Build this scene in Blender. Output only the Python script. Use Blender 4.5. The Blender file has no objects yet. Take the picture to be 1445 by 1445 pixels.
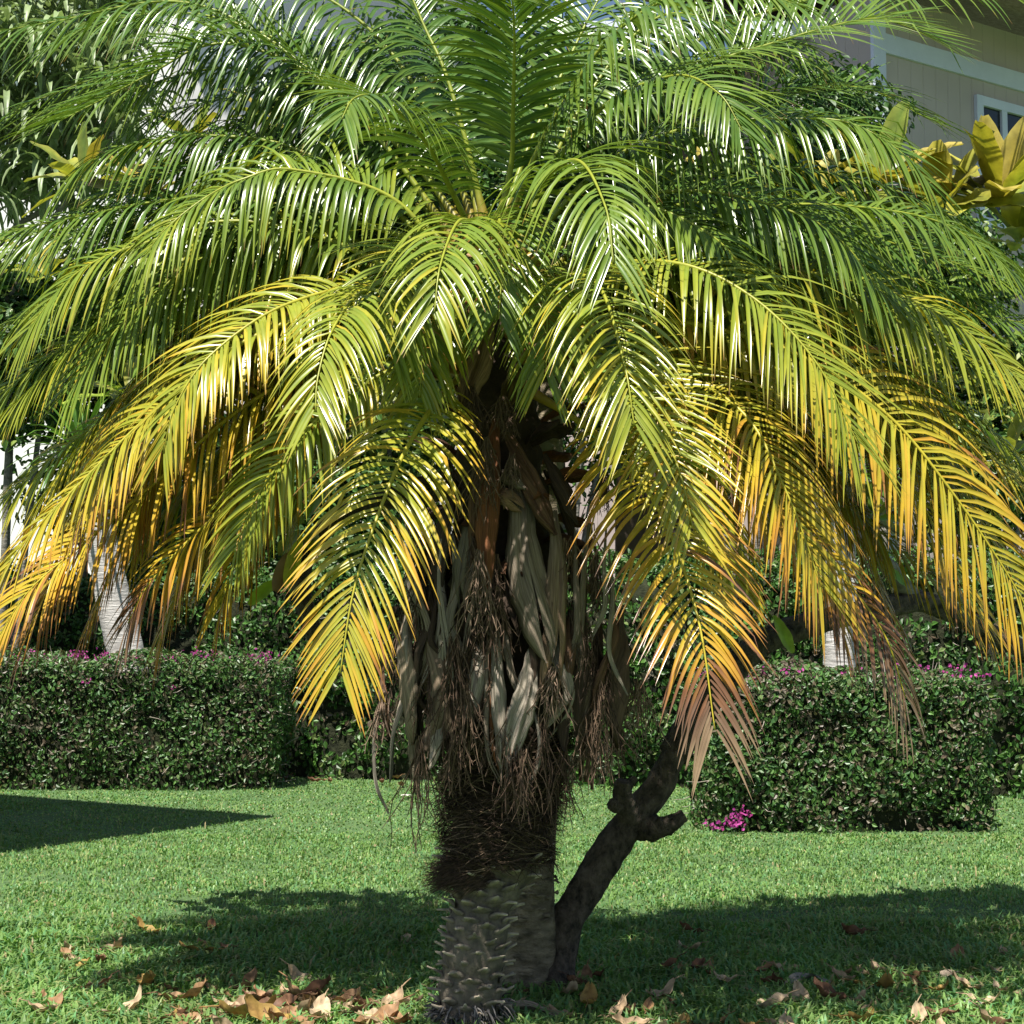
import bpy, math, random
import numpy as np
from mathutils import Vector, Matrix, noise as mnoise

random.seed(7)
rng = np.random.default_rng(11)
scene = bpy.context.scene
COL = scene.collection
R = math.radians

# ------------------------------------------------------------------ camera, sky, sun, exposure
W = 1445.0
FPX = 2327.0
CAM_H = 1.3
PITCH = math.atan((900 - W / 2) / FPX)
cam_data = bpy.data.cameras.new('camera')
cam = bpy.data.objects.new('camera', cam_data)
COL.objects.link(cam)
cam_data.sensor_width = 36.0
cam_data.lens = 36.0 * FPX / W
cam_data.clip_start = 0.05
cam_data.clip_end = 2000.0
cam.location = (0, 0, CAM_H)
cam.rotation_euler = (math.pi / 2 + PITCH, 0, 0)
scene.camera = cam
scene.render.resolution_x = 1024
scene.render.resolution_y = 1024

SUN_EL = R(64.0)
sun_to = Vector((-0.36 * math.cos(SUN_EL), -0.933 * math.cos(SUN_EL), math.sin(SUN_EL))).normalized()
world = bpy.data.worlds.new('World')
scene.world = world
world.use_nodes = True
wn = world.node_tree
sky = wn.nodes.new('ShaderNodeTexSky')
sky.sky_type = 'NISHITA'
sky.sun_disc = False
sky.sun_elevation = SUN_EL
sky.sun_rotation = math.atan2(sun_to.x, sun_to.y)
wn.links.new(sky.outputs[0], wn.nodes['Background'].inputs[0])
wn.nodes['Background'].inputs[1].default_value = 0.06
ld = bpy.data.lights.new('sun', 'SUN')
ld.energy = 5.0
ld.angle = R(0.53)
ld.color = (1.0, 0.95, 0.87)
sun = bpy.data.objects.new('sun', ld)
COL.objects.link(sun)
sun.rotation_euler = sun_to.to_track_quat('Z', 'Y').to_euler()
scene.view_settings.view_transform = 'Standard'
scene.view_settings.look = 'None'
scene.view_settings.exposure = 0.97
scene.view_settings.gamma = 1.0
scene.cycles.max_bounces = 6
scene.cycles.transparent_max_bounces = 8


def at(px, py, Y):
    """world point at depth Y seen at photo pixel (px, py)"""
    u = (px - W / 2) / FPX
    v = (W / 2 - py) / FPX
    c, s = math.cos(PITCH), math.sin(PITCH)
    d = Vector((u, c - v * s, s + v * c))
    k = Y / d.y
    return Vector((d.x * k, Y, CAM_H + d.z * k))


def ground(px, py):
    v = (W / 2 - py) / FPX
    c, s = math.cos(PITCH), math.sin(PITCH)
    d = Vector(((px - W / 2) / FPX, c - v * s, s + v * c))
    k = -CAM_H / d.z
    return Vector((d.x * k, d.y * k, 0))


# ------------------------------------------------------------------ object helpers
def link(name, me, mat=None, parent=None):
    o = bpy.data.objects.new(name, me)
    COL.objects.link(o)
    if mat is not None and me is not None:
        for m in (mat if isinstance(mat, (list, tuple)) else [mat]):
            me.materials.append(m)
    if parent is not None:
        o.parent = parent
    return o


def tag(o, label=None, cat=None, group=None, kind=None):
    if label: o['label'] = label
    if cat: o['category'] = cat
    if group: o['group'] = group
    if kind: o['kind'] = kind
    return o


def empty(name, loc=(0, 0, 0)):
    o = bpy.data.objects.new(name, None)
    COL.objects.link(o)
    o.location = loc
    o.empty_display_size = 0.2
    bpy.context.view_layer.update()
    return o


class MB:
    """collects vertices, faces, vertex colours and uv"""
    def __init__(s):
        s.v, s.f, s.c, s.u = [], [], [], []

    def add(s, verts, faces, col=(1, 1, 1), uv=None):
        b = len(s.v)
        s.v.extend(tuple(p) for p in verts)
        s.f.extend(tuple(i + b for i in f) for f in faces)
        if isinstance(col, list):
            s.c.extend(col)
        else:
            s.c.extend([col] * len(verts))
        s.u.extend(uv if uv else [(0, 0)] * len(verts))
        return b

    def box(s, lo, hi, col=(1, 1, 1)):
        x0, y0, z0 = lo; x1, y1, z1 = hi
        s.add([(x0, y0, z0), (x1, y0, z0), (x1, y1, z0), (x0, y1, z0), (x0, y0, z1), (x1, y0, z1), (x1, y1, z1), (x0, y1, z1)],
              [(0, 3, 2, 1), (4, 5, 6, 7), (0, 1, 5, 4), (1, 2, 6, 5), (2, 3, 7, 6), (3, 0, 4, 7)], col)

    def tube(s, pts, rad, n=8, col=(1, 1, 1), cap=True, jitter=0.0, rnd=None):
        pts = [Vector(p) for p in pts]
        m = len(pts)
        up = None
        rings = []
        vs = []
        for i, p in enumerate(pts):
            t = (pts[min(i + 1, m - 1)] - pts[max(i - 1, 0)]).normalized()
            if up is None:
                up = t.orthogonal().normalized()
            up = (up - t * up.dot(t)).normalized()
            w = t.cross(up)
            r = rad[i] if isinstance(rad, (list, tuple)) else rad
            for k in range(n):
                a = 2 * math.pi * k / n
                rr = r
                if jitter:
                    rr *= 1 + jitter * (mnoise.noise(Vector((math.cos(a) * 2, math.sin(a) * 2, i * 0.2 + (rnd or 0)))) + .5 * mnoise.noise(Vector((math.cos(a) * 6, math.sin(a) * 6, i * .8 + (rnd or 0)))))
                vs.append(p + (up * math.cos(a) + w * math.sin(a)) * rr)
        fs = []
        for i in range(m - 1):
            for k in range(n):
                a = i * n + k; b = i * n + (k + 1) % n
                fs.append((a, b, b + n, a + n))
        if cap:
            fs.append(tuple(range(n - 1, -1, -1)))
            fs.append(tuple(range((m - 1) * n, m * n)))
        uv = [(k / n, i * 1.0) for i in range(m) for k in range(n)]
        s.add(vs, fs, col, uv)

    def build(s, name, mat=None, parent=None, smooth=True):
        me = bpy.data.meshes.new(name)
        off = Vector((0, 0, 0))
        v = np.array(s.v, dtype=np.float32).reshape(-1, 3)
        if parent is not None:
            v = v - np.array(parent.matrix_world.translation, dtype=np.float32)
        me.from_pydata(v.tolist(), [], s.f)
        ca = me.color_attributes.new('Col', 'FLOAT_COLOR', 'POINT')
        c = np.ones((len(s.v), 4), dtype=np.float32)
        c[:, :3] = np.array(s.c, dtype=np.float32).reshape(-1, 3)
        ca.data.foreach_set('color', c.ravel())
        uvl = me.uv_layers.new(name='UVMap')
        li = np.empty(len(me.loops), dtype=np.int32)
        me.loops.foreach_get('vertex_index', li)
        u = np.array(s.u, dtype=np.float32).reshape(-1, 2)[li]
        uvl.data.foreach_set('uv', u.ravel())
        me.polygons.foreach_set('use_smooth', np.full(len(me.polygons), smooth))
        me.update()
        return link(name, me, mat, parent)


def np_mesh(name, verts, tris_per, nper, col, mat, parent=None, smooth=False):
    """verts (N,nper,3) float; tris_per: list of vertex-index tuples of one card; col (N,nper,3)"""
    N = verts.shape[0]
    v = verts.reshape(-1, 3).astype(np.float32)
    if parent is not None:
        v = v - np.array(parent.matrix_world.translation, dtype=np.float32)
    me = bpy.data.meshes.new(name)
    me.vertices.add(len(v))
    me.vertices.foreach_set('co', v.ravel())
    base = (np.arange(N) * nper)[:, None]
    loops, starts, tot = [], [], 0
    lens = [len(t) for t in tris_per]
    flat = np.concatenate([np.array(t) for t in tris_per])
    L = (base + flat[None, :]).astype(np.int32)
    st = np.cumsum([0] + lens[:-1])
    S = (np.arange(N)[:, None] * len(flat) + np.array(st)[None, :]).astype(np.int32)
    me.loops.add(L.size)
    me.loops.foreach_set('vertex_index', L.ravel())
    me.polygons.add(S.size)
    me.polygons.foreach_set('loop_start', S.ravel())
    try:
        me.polygons.foreach_set('loop_total', np.tile(np.array(lens, dtype=np.int32), N))
    except Exception:
        pass
    me.update(calc_edges=True)
    ca = me.color_attributes.new('Col', 'FLOAT_COLOR', 'POINT')
    c = np.ones((len(v), 4), dtype=np.float32)
    c[:, :3] = col.reshape(-1, 3)
    ca.data.foreach_set('color', c.ravel())
    me.polygons.foreach_set('use_smooth', np.full(len(me.polygons), smooth))
    me.update()
    return link(name, me, mat, parent)


# ------------------------------------------------------------------ materials
def new_mat(name):
    m = bpy.data.materials.new(name)
    m.use_nodes = True
    nt = m.node_tree
    return m, nt, nt.nodes['Principled BSDF']


def attr_leaf(name, rough=0.35, spec=0.5, transl=0.3, tint=(1.1, 1.15, 0.5), noise_amt=0.25, nscale=30.0, coat=0.0):
    """leaf: colour attribute, slight mottling, some light passing through"""
    m, nt, p = new_mat(name)
    a = nt.nodes.new('ShaderNodeAttribute'); a.attribute_name = 'Col'
    geo = nt.nodes.new('ShaderNodeNewGeometry')
    n = nt.nodes.new('ShaderNodeTexNoise'); n.inputs['Scale'].default_value = nscale; n.inputs['Detail'].default_value = 3
    nt.links.new(geo.outputs['Position'], n.inputs['Vector'])
    mr = nt.nodes.new('ShaderNodeMapRange')
    mr.inputs['To Min'].default_value = 1 - noise_amt; mr.inputs['To Max'].default_value = 1 + noise_amt
    mr.inputs['From Min'].default_value = 0.25; mr.inputs['From Max'].default_value = 0.75
    nt.links.new(n.outputs[0], mr.inputs['Value'])
    mul = nt.nodes.new('ShaderNodeVectorMath'); mul.operation = 'SCALE'
    nt.links.new(a.outputs['Color'], mul.inputs[0]); nt.links.new(mr.outputs[0], mul.inputs['Scale'])
    nt.links.new(mul.outputs[0], p.inputs['Base Color'])
    p.inputs['Roughness'].default_value = rough
    p.inputs['Specular IOR Level'].default_value = spec
    if coat:
        p.inputs['Coat Weight'].default_value = coat
        p.inputs['Coat Roughness'].default_value = 0.2
    if transl > 0:
        t = nt.nodes.new('ShaderNodeBsdfTranslucent')
        tm = nt.nodes.new('ShaderNodeVectorMath'); tm.operation = 'MULTIPLY'
        tm.inputs[1].default_value = tint
        nt.links.new(mul.outputs[0], tm.inputs[0]); nt.links.new(tm.outputs[0], t.inputs['Color'])
        mx = nt.nodes.new('ShaderNodeMixShader'); mx.inputs[0].default_value = transl
        nt.links.new(p.outputs[0], mx.inputs[1]); nt.links.new(t.outputs[0], mx.inputs[2])
        nt.links.new(mx.outputs[0], nt.nodes['Material Output'].inputs['Surface'])
    return m


def rough_mat(name, c1, c2, scale=8.0, rough=0.85, bump=0.4, bdist=0.01, stretch=(1, 1, 1), detail=6, use_attr=False, spec=0.3, uv=False):
    m, nt, p = new_mat(name)
    tc = nt.nodes.new('ShaderNodeTexCoord')
    mp = nt.nodes.new('ShaderNodeMapping'); mp.inputs['Scale'].default_value = stretch
    nt.links.new(tc.outputs['UV' if uv else 'Object'], mp.inputs['Vector'])
    n = nt.nodes.new('ShaderNodeTexNoise'); n.inputs['Scale'].default_value = scale; n.inputs['Detail'].default_value = detail
    n.inputs['Roughness'].default_value = 0.65
    nt.links.new(mp.outputs[0], n.inputs['Vector'])
    cr = nt.nodes.new('ShaderNodeValToRGB')
    cr.color_ramp.elements[0].position = 0.32; cr.color_ramp.elements[1].position = 0.68
    cr.color_ramp.elements[0].color = (*c1, 1); cr.color_ramp.elements[1].color = (*c2, 1)
    nt.links.new(n.outputs[0], cr.inputs[0])
    if use_attr:
        a = nt.nodes.new('ShaderNodeAttribute'); a.attribute_name = 'Col'
        mul = nt.nodes.new('ShaderNodeVectorMath'); mul.operation = 'MULTIPLY'
        nt.links.new(cr.outputs[0], mul.inputs[0]); nt.links.new(a.outputs['Color'], mul.inputs[1])
        nt.links.new(mul.outputs[0], p.inputs['Base Color'])
    else:
        nt.links.new(cr.outputs[0], p.inputs['Base Color'])
    p.inputs['Roughness'].default_value = rough
    p.inputs['Specular IOR Level'].default_value = spec
    if bump:
        b = nt.nodes.new('ShaderNodeBump'); b.inputs['Strength'].default_value = bump; b.inputs['Distance'].default_value = bdist
        nt.links.new(n.outputs[0], b.inputs['Height']); nt.links.new(b.outputs[0], p.inputs['Normal'])
    return m


M_frond = attr_leaf('palm_leaflet', rough=0.25, spec=0.43, transl=0.22, noise_amt=0.12, nscale=18)
M_rachis = attr_leaf('palm_rachis', rough=0.4, spec=0.4, transl=0.0, noise_amt=0.2, nscale=40)
M_spathe = rough_mat('dry_spathe', (0.25, 0.21, 0.17), (1.12, 1.05, 0.95), scale=3.0, rough=0.75, bump=0.7, bdist=0.006, stretch=(9, 0.6, 1), use_attr=True, uv=True)
M_panicle = rough_mat('dry_fruit_stalk', (0.6, 0.55, 0.5), (1.2, 1.1, 1.0), scale=60, rough=0.9, bump=0.0, use_attr=True)
M_fibre = rough_mat('palm_fibre', (0.5, 0.5, 0.5), (1.3, 1.2, 1.1), scale=40, rough=0.95, bump=0.0, use_attr=True)
M_trunk = rough_mat('palm_trunk', (0.45, 0.45, 0.45), (1.25, 1.2, 1.12), scale=26, rough=0.92, bump=0.8, bdist=0.012, use_attr=True)
M_bark = rough_mat('tree_bark', (0.06, 0.05, 0.033), (0.36, 0.30, 0.20), scale=11, rough=0.95, bump=1.0, bdist=0.04, stretch=(1, 1, 2.2))
M_darkbark = rough_mat('dark_bark', (0.022, 0.018, 0.013), (0.19, 0.15, 0.115), scale=20, rough=0.95, bump=1.0, bdist=0.05, stretch=(1.5, 1.5, 1))
M_palebark = rough_mat('pale_bark', (0.30, 0.28, 0.26), (0.62, 0.6, 0.57), scale=7, rough=0.9, bump=0.8, bdist=0.02, stretch=(1, 1, 7))
M_greybark = rough_mat('grey_bark', (0.12, 0.11, 0.09), (0.3, 0.28, 0.24), scale=9, rough=0.9, bump=0.8, bdist=0.02, stretch=(1, 1, 3))
M_bigleaf = attr_leaf('broad_leaf', rough=0.35, spec=0.5, transl=0.3, noise_amt=0.3, nscale=25)
M_hedgeleaf = attr_leaf('hedge_leaf', rough=0.42, spec=0.4, transl=0.15, noise_amt=0.35, nscale=9)
M_strap = attr_leaf('strap_leaf', rough=0.42, spec=0.4, transl=0.25, noise_amt=0.2, nscale=12, tint=(1.0, 1.1, 0.6))
M_grass = attr_leaf('grass_blade', rough=0.45, spec=0.35, transl=0.35, noise_amt=0.25, nscale=2.2, tint=(1.0, 1.15, 0.5))
M_flower = attr_leaf('flower_bract', rough=0.6, spec=0.2, transl=0.4, noise_amt=0.2, nscale=60, tint=(1, 0.8, 1))
M_core = rough_mat('hedge_shade_core', (0.008, 0.011, 0.005), (0.035, 0.04, 0.018), scale=18, rough=1.0, bump=1.0, bdist=0.03)  # near-black: shade among the inner twigs is put into the colour
M_twig = rough_mat('bare_twig', (0.2, 0.17, 0.14), (0.42, 0.37, 0.31), scale=20, rough=0.9, bump=0)
M_dryleaf = attr_leaf('fallen_leaf', rough=0.6, spec=0.25, transl=0.12, noise_amt=0.45, nscale=45, tint=(1.1, 0.9, 0.6))


def soil_grass_mat():
    m, nt, p = new_mat('lawn_soil')
    tc = nt.nodes.new('ShaderNodeTexCoord')
    n1 = nt.nodes.new('ShaderNodeTexNoise'); n1.inputs['Scale'].default_value = 0.8; n1.inputs['Detail'].default_value = 6
    n2 = nt.nodes.new('ShaderNodeTexNoise'); n2.inputs['Scale'].default_value = 60; n2.inputs['Detail'].default_value = 4
    for n in (n1, n2): nt.links.new(tc.outputs['Object'], n.inputs['Vector'])
    c1 = nt.nodes.new('ShaderNodeValToRGB')
    c1.color_ramp.elements[0].color = (0.06, 0.13, 0.04, 1); c1.color_ramp.elements[1].color = (0.11, 0.21, 0.07, 1)
    nt.links.new(n1.outputs[0], c1.inputs[0])
    c2 = nt.nodes.new('ShaderNodeValToRGB')
    c2.color_ramp.elements[0].color = (0.45, 0.4, 0.35, 1); c2.color_ramp.elements[1].color = (1.2, 1.2, 1.1, 1)
    c2.color_ramp.elements[0].position = 0.35; c2.color_ramp.elements[1].position = 0.7
    nt.links.new(n2.outputs[0], c2.inputs[0])
    mx = nt.nodes.new('ShaderNodeMix'); mx.data_type = 'RGBA'; mx.blend_type = 'MULTIPLY'; mx.inputs['Factor'].default_value = 1
    nt.links.new(c1.outputs[0], mx.inputs['A']); nt.links.new(c2.outputs[0], mx.inputs['B'])
    nt.links.new(mx.outputs['Result'], p.inputs['Base Color'])
    p.inputs['Roughness'].default_value = 0.95
    b = nt.nodes.new('ShaderNodeBump'); b.inputs['Strength'].default_value = 0.8; b.inputs['Distance'].default_value = 0.02
    nt.links.new(n2.outputs[0], b.inputs['Height']); nt.links.new(b.outputs[0], p.inputs['Normal'])
    return m


def siding_mat(name, c, groove=True, spacing=0.1):
    """painted vertical-groove boarding"""
    m, nt, p = new_mat(name)
    tc = nt.nodes.new('ShaderNodeTexCoord')
    n = nt.nodes.new('ShaderNodeTexNoise'); n.inputs['Scale'].default_value = 1.2; n.inputs['Detail'].default_value = 8
    nt.links.new(tc.outputs['Object'], n.inputs['Vector'])
    cr = nt.nodes.new('ShaderNodeValToRGB')
    cr.color_ramp.elements[0].position = 0.3; cr.color_ramp.elements[1].position = 0.7
    cr.color_ramp.elements[0].color = (*[x * 0.86 for x in c], 1); cr.color_ramp.elements[1].color = (*c, 1)
    nt.links.new(n.outputs[0], cr.inputs[0])
    p.inputs['Roughness'].default_value = 0.75
    nt.links.new(cr.outputs[0], p.inputs['Base Color'])
    if groove:
        sx = nt.nodes.new('ShaderNodeSeparateXYZ'); nt.links.new(tc.outputs['UV'], sx.inputs[0])
        mm = nt.nodes.new('ShaderNodeMath'); mm.operation = 'PINGPONG'; mm.inputs[1].default_value = spacing
        nt.links.new(sx.outputs[0], mm.inputs[0])
        gt = nt.nodes.new('ShaderNodeMapRange'); gt.inputs['From Min'].default_value = 0.0; gt.inputs['From Max'].default_value = 0.012
        nt.links.new(mm.outputs[0], gt.inputs['Value'])
        b = nt.nodes.new('ShaderNodeBump'); b.inputs['Strength'].default_value = 1.0; b.inputs['Distance'].default_value = 0.006
        nt.links.new(gt.outputs[0], b.inputs['Height']); nt.links.new(b.outputs[0], p.inputs['Normal'])
    return m


M_soil = soil_grass_mat()
M_white = rough_mat('white_stucco', (0.76, 0.75, 0.73), (0.84, 0.83, 0.81), scale=2.5, rough=0.85, bump=0.25, bdist=0.01)
M_trim = rough_mat('white_trim_paint', (0.58, 0.62, 0.76), (0.66, 0.70, 0.84), scale=3, rough=0.5, bump=0.0)
M_siding = siding_mat('grey_siding', (0.50, 0.43, 0.41))
M_shingle = rough_mat('tan_shingle', (0.22, 0.15, 0.11), (0.45, 0.34, 0.27), scale=14, rough=0.95, bump=0.8, bdist=0.02, stretch=(1, 1, 3))
M_shadewall = rough_mat('eave_shade_wall', (0.10, 0.075, 0.06), (0.15, 0.115, 0.09), scale=5, rough=0.9, bump=0.3)  # dark brown stands for the shade under the wing's eave
m, nt, p = new_mat('window_glass')
p.inputs['Base Color'].default_value = (0.02, 0.025, 0.03, 1); p.inputs['Roughness'].default_value = 0.08
M_glass = m

# ------------------------------------------------------------------ ground
mb = MB()
G = 300.0
mb.add([(-G, -40, 0), (G, -40, 0), (G, G, 0), (-G, G, 0)], [(0, 1, 2, 3)])
tag(mb.build('lawn_ground', M_soil, smooth=False), kind='structure')


def lerp(a, b, t):
    return a + (b - a) * t


def grass(name, n, ylo, yhi, half, hmin, hmax, wid, lean):
    y = rng.uniform(ylo ** 2, yhi ** 2, n) ** 0.5
    x = rng.uniform(-1, 1, n) * (half * y)
    # clumping
    nz = np.array([mnoise.noise((float(a) * 1.6, float(b) * 1.6, 3.0)) + 0.6 * mnoise.noise((float(a) * 6, float(b) * 6, 9.0)) for a, b in zip(x, y)])
    keep = rng.random(n) < np.clip(0.8 + nz * 0.55, 0.25, 1)
    x, y, nz = x[keep], y[keep], nz[keep]
    n = len(x)
    h = rng.uniform(hmin, hmax, n) * (1 + 0.35 * nz)
    az = rng.uniform(0, 2 * np.pi, n)
    dx, dy = np.cos(az), np.sin(az)
    px_, py_ = -dy, dx
    ln = rng.uniform(0.25, 1.0, n) * lean
    w = rng.uniform(0.6, 1.1, n) * wid
    P = np.zeros((n, 5, 3))
    b = np.stack([x, y, np.zeros(n) - 0.003], 1)
    D = np.stack([dx, dy, 0 * dx], 1); Q = np.stack([px_, py_, 0 * dx], 1); Z = np.array([0, 0, 1.0])
    mid = b + D * (ln * h * 0.35)[:, None] + Z * (h * 0.6)[:, None]
    tip = b + D * (ln * h * 1.05)[:, None] + Z * (h * (1 - 0.35 * ln))[:, None]
    P[:, 0] = b - Q * (w * 0.4)[:, None]; P[:, 1] = b + Q * (w * 0.4)[:, None]
    P[:, 2] = mid + Q * (w * 0.5)[:, None]; P[:, 3] = mid - Q * (w * 0.5)[:, None]
    P[:, 4] = tip
    base = np.array([0.178, 0.302, 0.084])
    yel = np.array([0.27, 0.33, 0.12]); blu = np.array([0.125, 0.28, 0.105])
    t = rng.random(n)
    big = np.array([mnoise.noise((float(a) * 0.7, float(b_) * 0.7, 31.0)) for a, b_ in zip(x, y)])
    c = base[None] * rng.uniform(0.85, 1.15, n)[:, None]
    yy = (t < 0.13 + 0.14 * np.clip(big, -.5, 1))[:, None]
    c = np.where(yy, yel[None] * rng.uniform(0.7, 1.2, n)[:, None], c)
    bb = (t > 0.75)[:, None]
    c = np.where(bb, blu[None] * rng.uniform(0.8, 1.2, n)[:, None], c)
    dead = (rng.random(n) < 0.03 + .25 * np.clip(big - .32, 0, .4))[:, None]
    c = np.where(dead, np.array([0.36, 0.29, 0.15])[None], c)
    C = np.repeat(c[:, None, :], 5, 1)
    o = np_mesh(name, P, [(0, 1, 2, 3), (3, 2, 4)], 5, C, M_grass, None)
    tag(o, kind='stuff')
    return o


g = grass('grass', 95000, 4.6, 7.6, 0.55, 0.035, 0.078, 0.0115, 1.2)
grass('grass', 120000, 7.4, 11.0, 0.50, 0.016, 0.034, 0.009, 1.3)
grass('grass', 150000, 10.8, 17.0, 0.50, 0.012, 0.026, 0.012, 1.3)
grass('grass', 1800, 7.0, 15.0, 0.45, 0.05, 0.1, 0.008, .8)
for o in [o for o in COL.objects if o.name.startswith('grass')]:
    o['label'] = 'short green lawn grass around the palm and up to the hedges'; o['category'] = 'grass'

# ------------------------------------------------------------------ palm fronds
PY = 5.6     # depth of the palm's trunk


def catmull(pts, n):
    P = [Vector(p) for p in pts]
    P = [P[0] * 2 - P[1]] + P + [P[-1] * 2 - P[-2]]
    out = []
    segs = len(P) - 3
    L = [(P[i + 2] - P[i + 1]).length for i in range(segs)]
    tot = sum(L)
    dense = []
    for i in range(segs):
        p0, p1, p2, p3 = P[i:i + 4]
        for k in range(24):
            t = k / 24
            dense.append(0.5 * ((2 * p1) + (p2 - p0) * t + (2 * p0 - 5 * p1 + 4 * p2 - p3) * t * t + (3 * p1 - p0 - 3 * p2 + p3) * t ** 3))
    dense.append(P[-2])
    acc = [0.0]
    for a, b in zip(dense, dense[1:]):
        acc.append(acc[-1] + (b - a).length)
    j = 0
    for k in range(n):
        s = acc[-1] * k / (n - 1)
        while j < len(acc) - 2 and acc[j + 1] < s:
            j += 1
        f = (s - acc[j]) / max(acc[j + 1] - acc[j], 1e-9)
        out.append(dense[j].lerp(dense[j + 1], min(max(f, 0), 1)))
    return out, acc[-1]


RAMP = [(0.0, (0.062, 0.134, 0.021)), (0.2, (0.155, 0.22, 0.022)), (0.42, (0.26, 0.282, 0.026)), (0.6, (0.39, 0.325, 0.026)),
        (0.8, (0.49, 0.31, 0.025)), (0.97, (0.43, 0.21, 0.028)), (1.08, (0.20, 0.085, 0.035)), (1.3, (0.15, 0.085, 0.05)), (1.6, (0.24, 0.165, 0.095))]


def age_col(a):
    a = max(0.0, min(1.6, a))
    for (a0, c0), (a1, c1) in zip(RAMP, RAMP[1:]):
        if a <= a1:
            t = (a - a0) / (a1 - a0)
            return tuple(c0[i] + (c1[i] - c0[i]) * t for i in range(3))
    return RAMP[-1][1]


Z = Vector((0, 0, 1))
palm = empty('palm_tree', tuple(ground(662, 1438).to_tuple()))
PALM_X = palm.location.x
tag(palm, 'short feathery palm with arching green to yellow fronds and a skirt of dead sheaths', 'palm tree')


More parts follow.
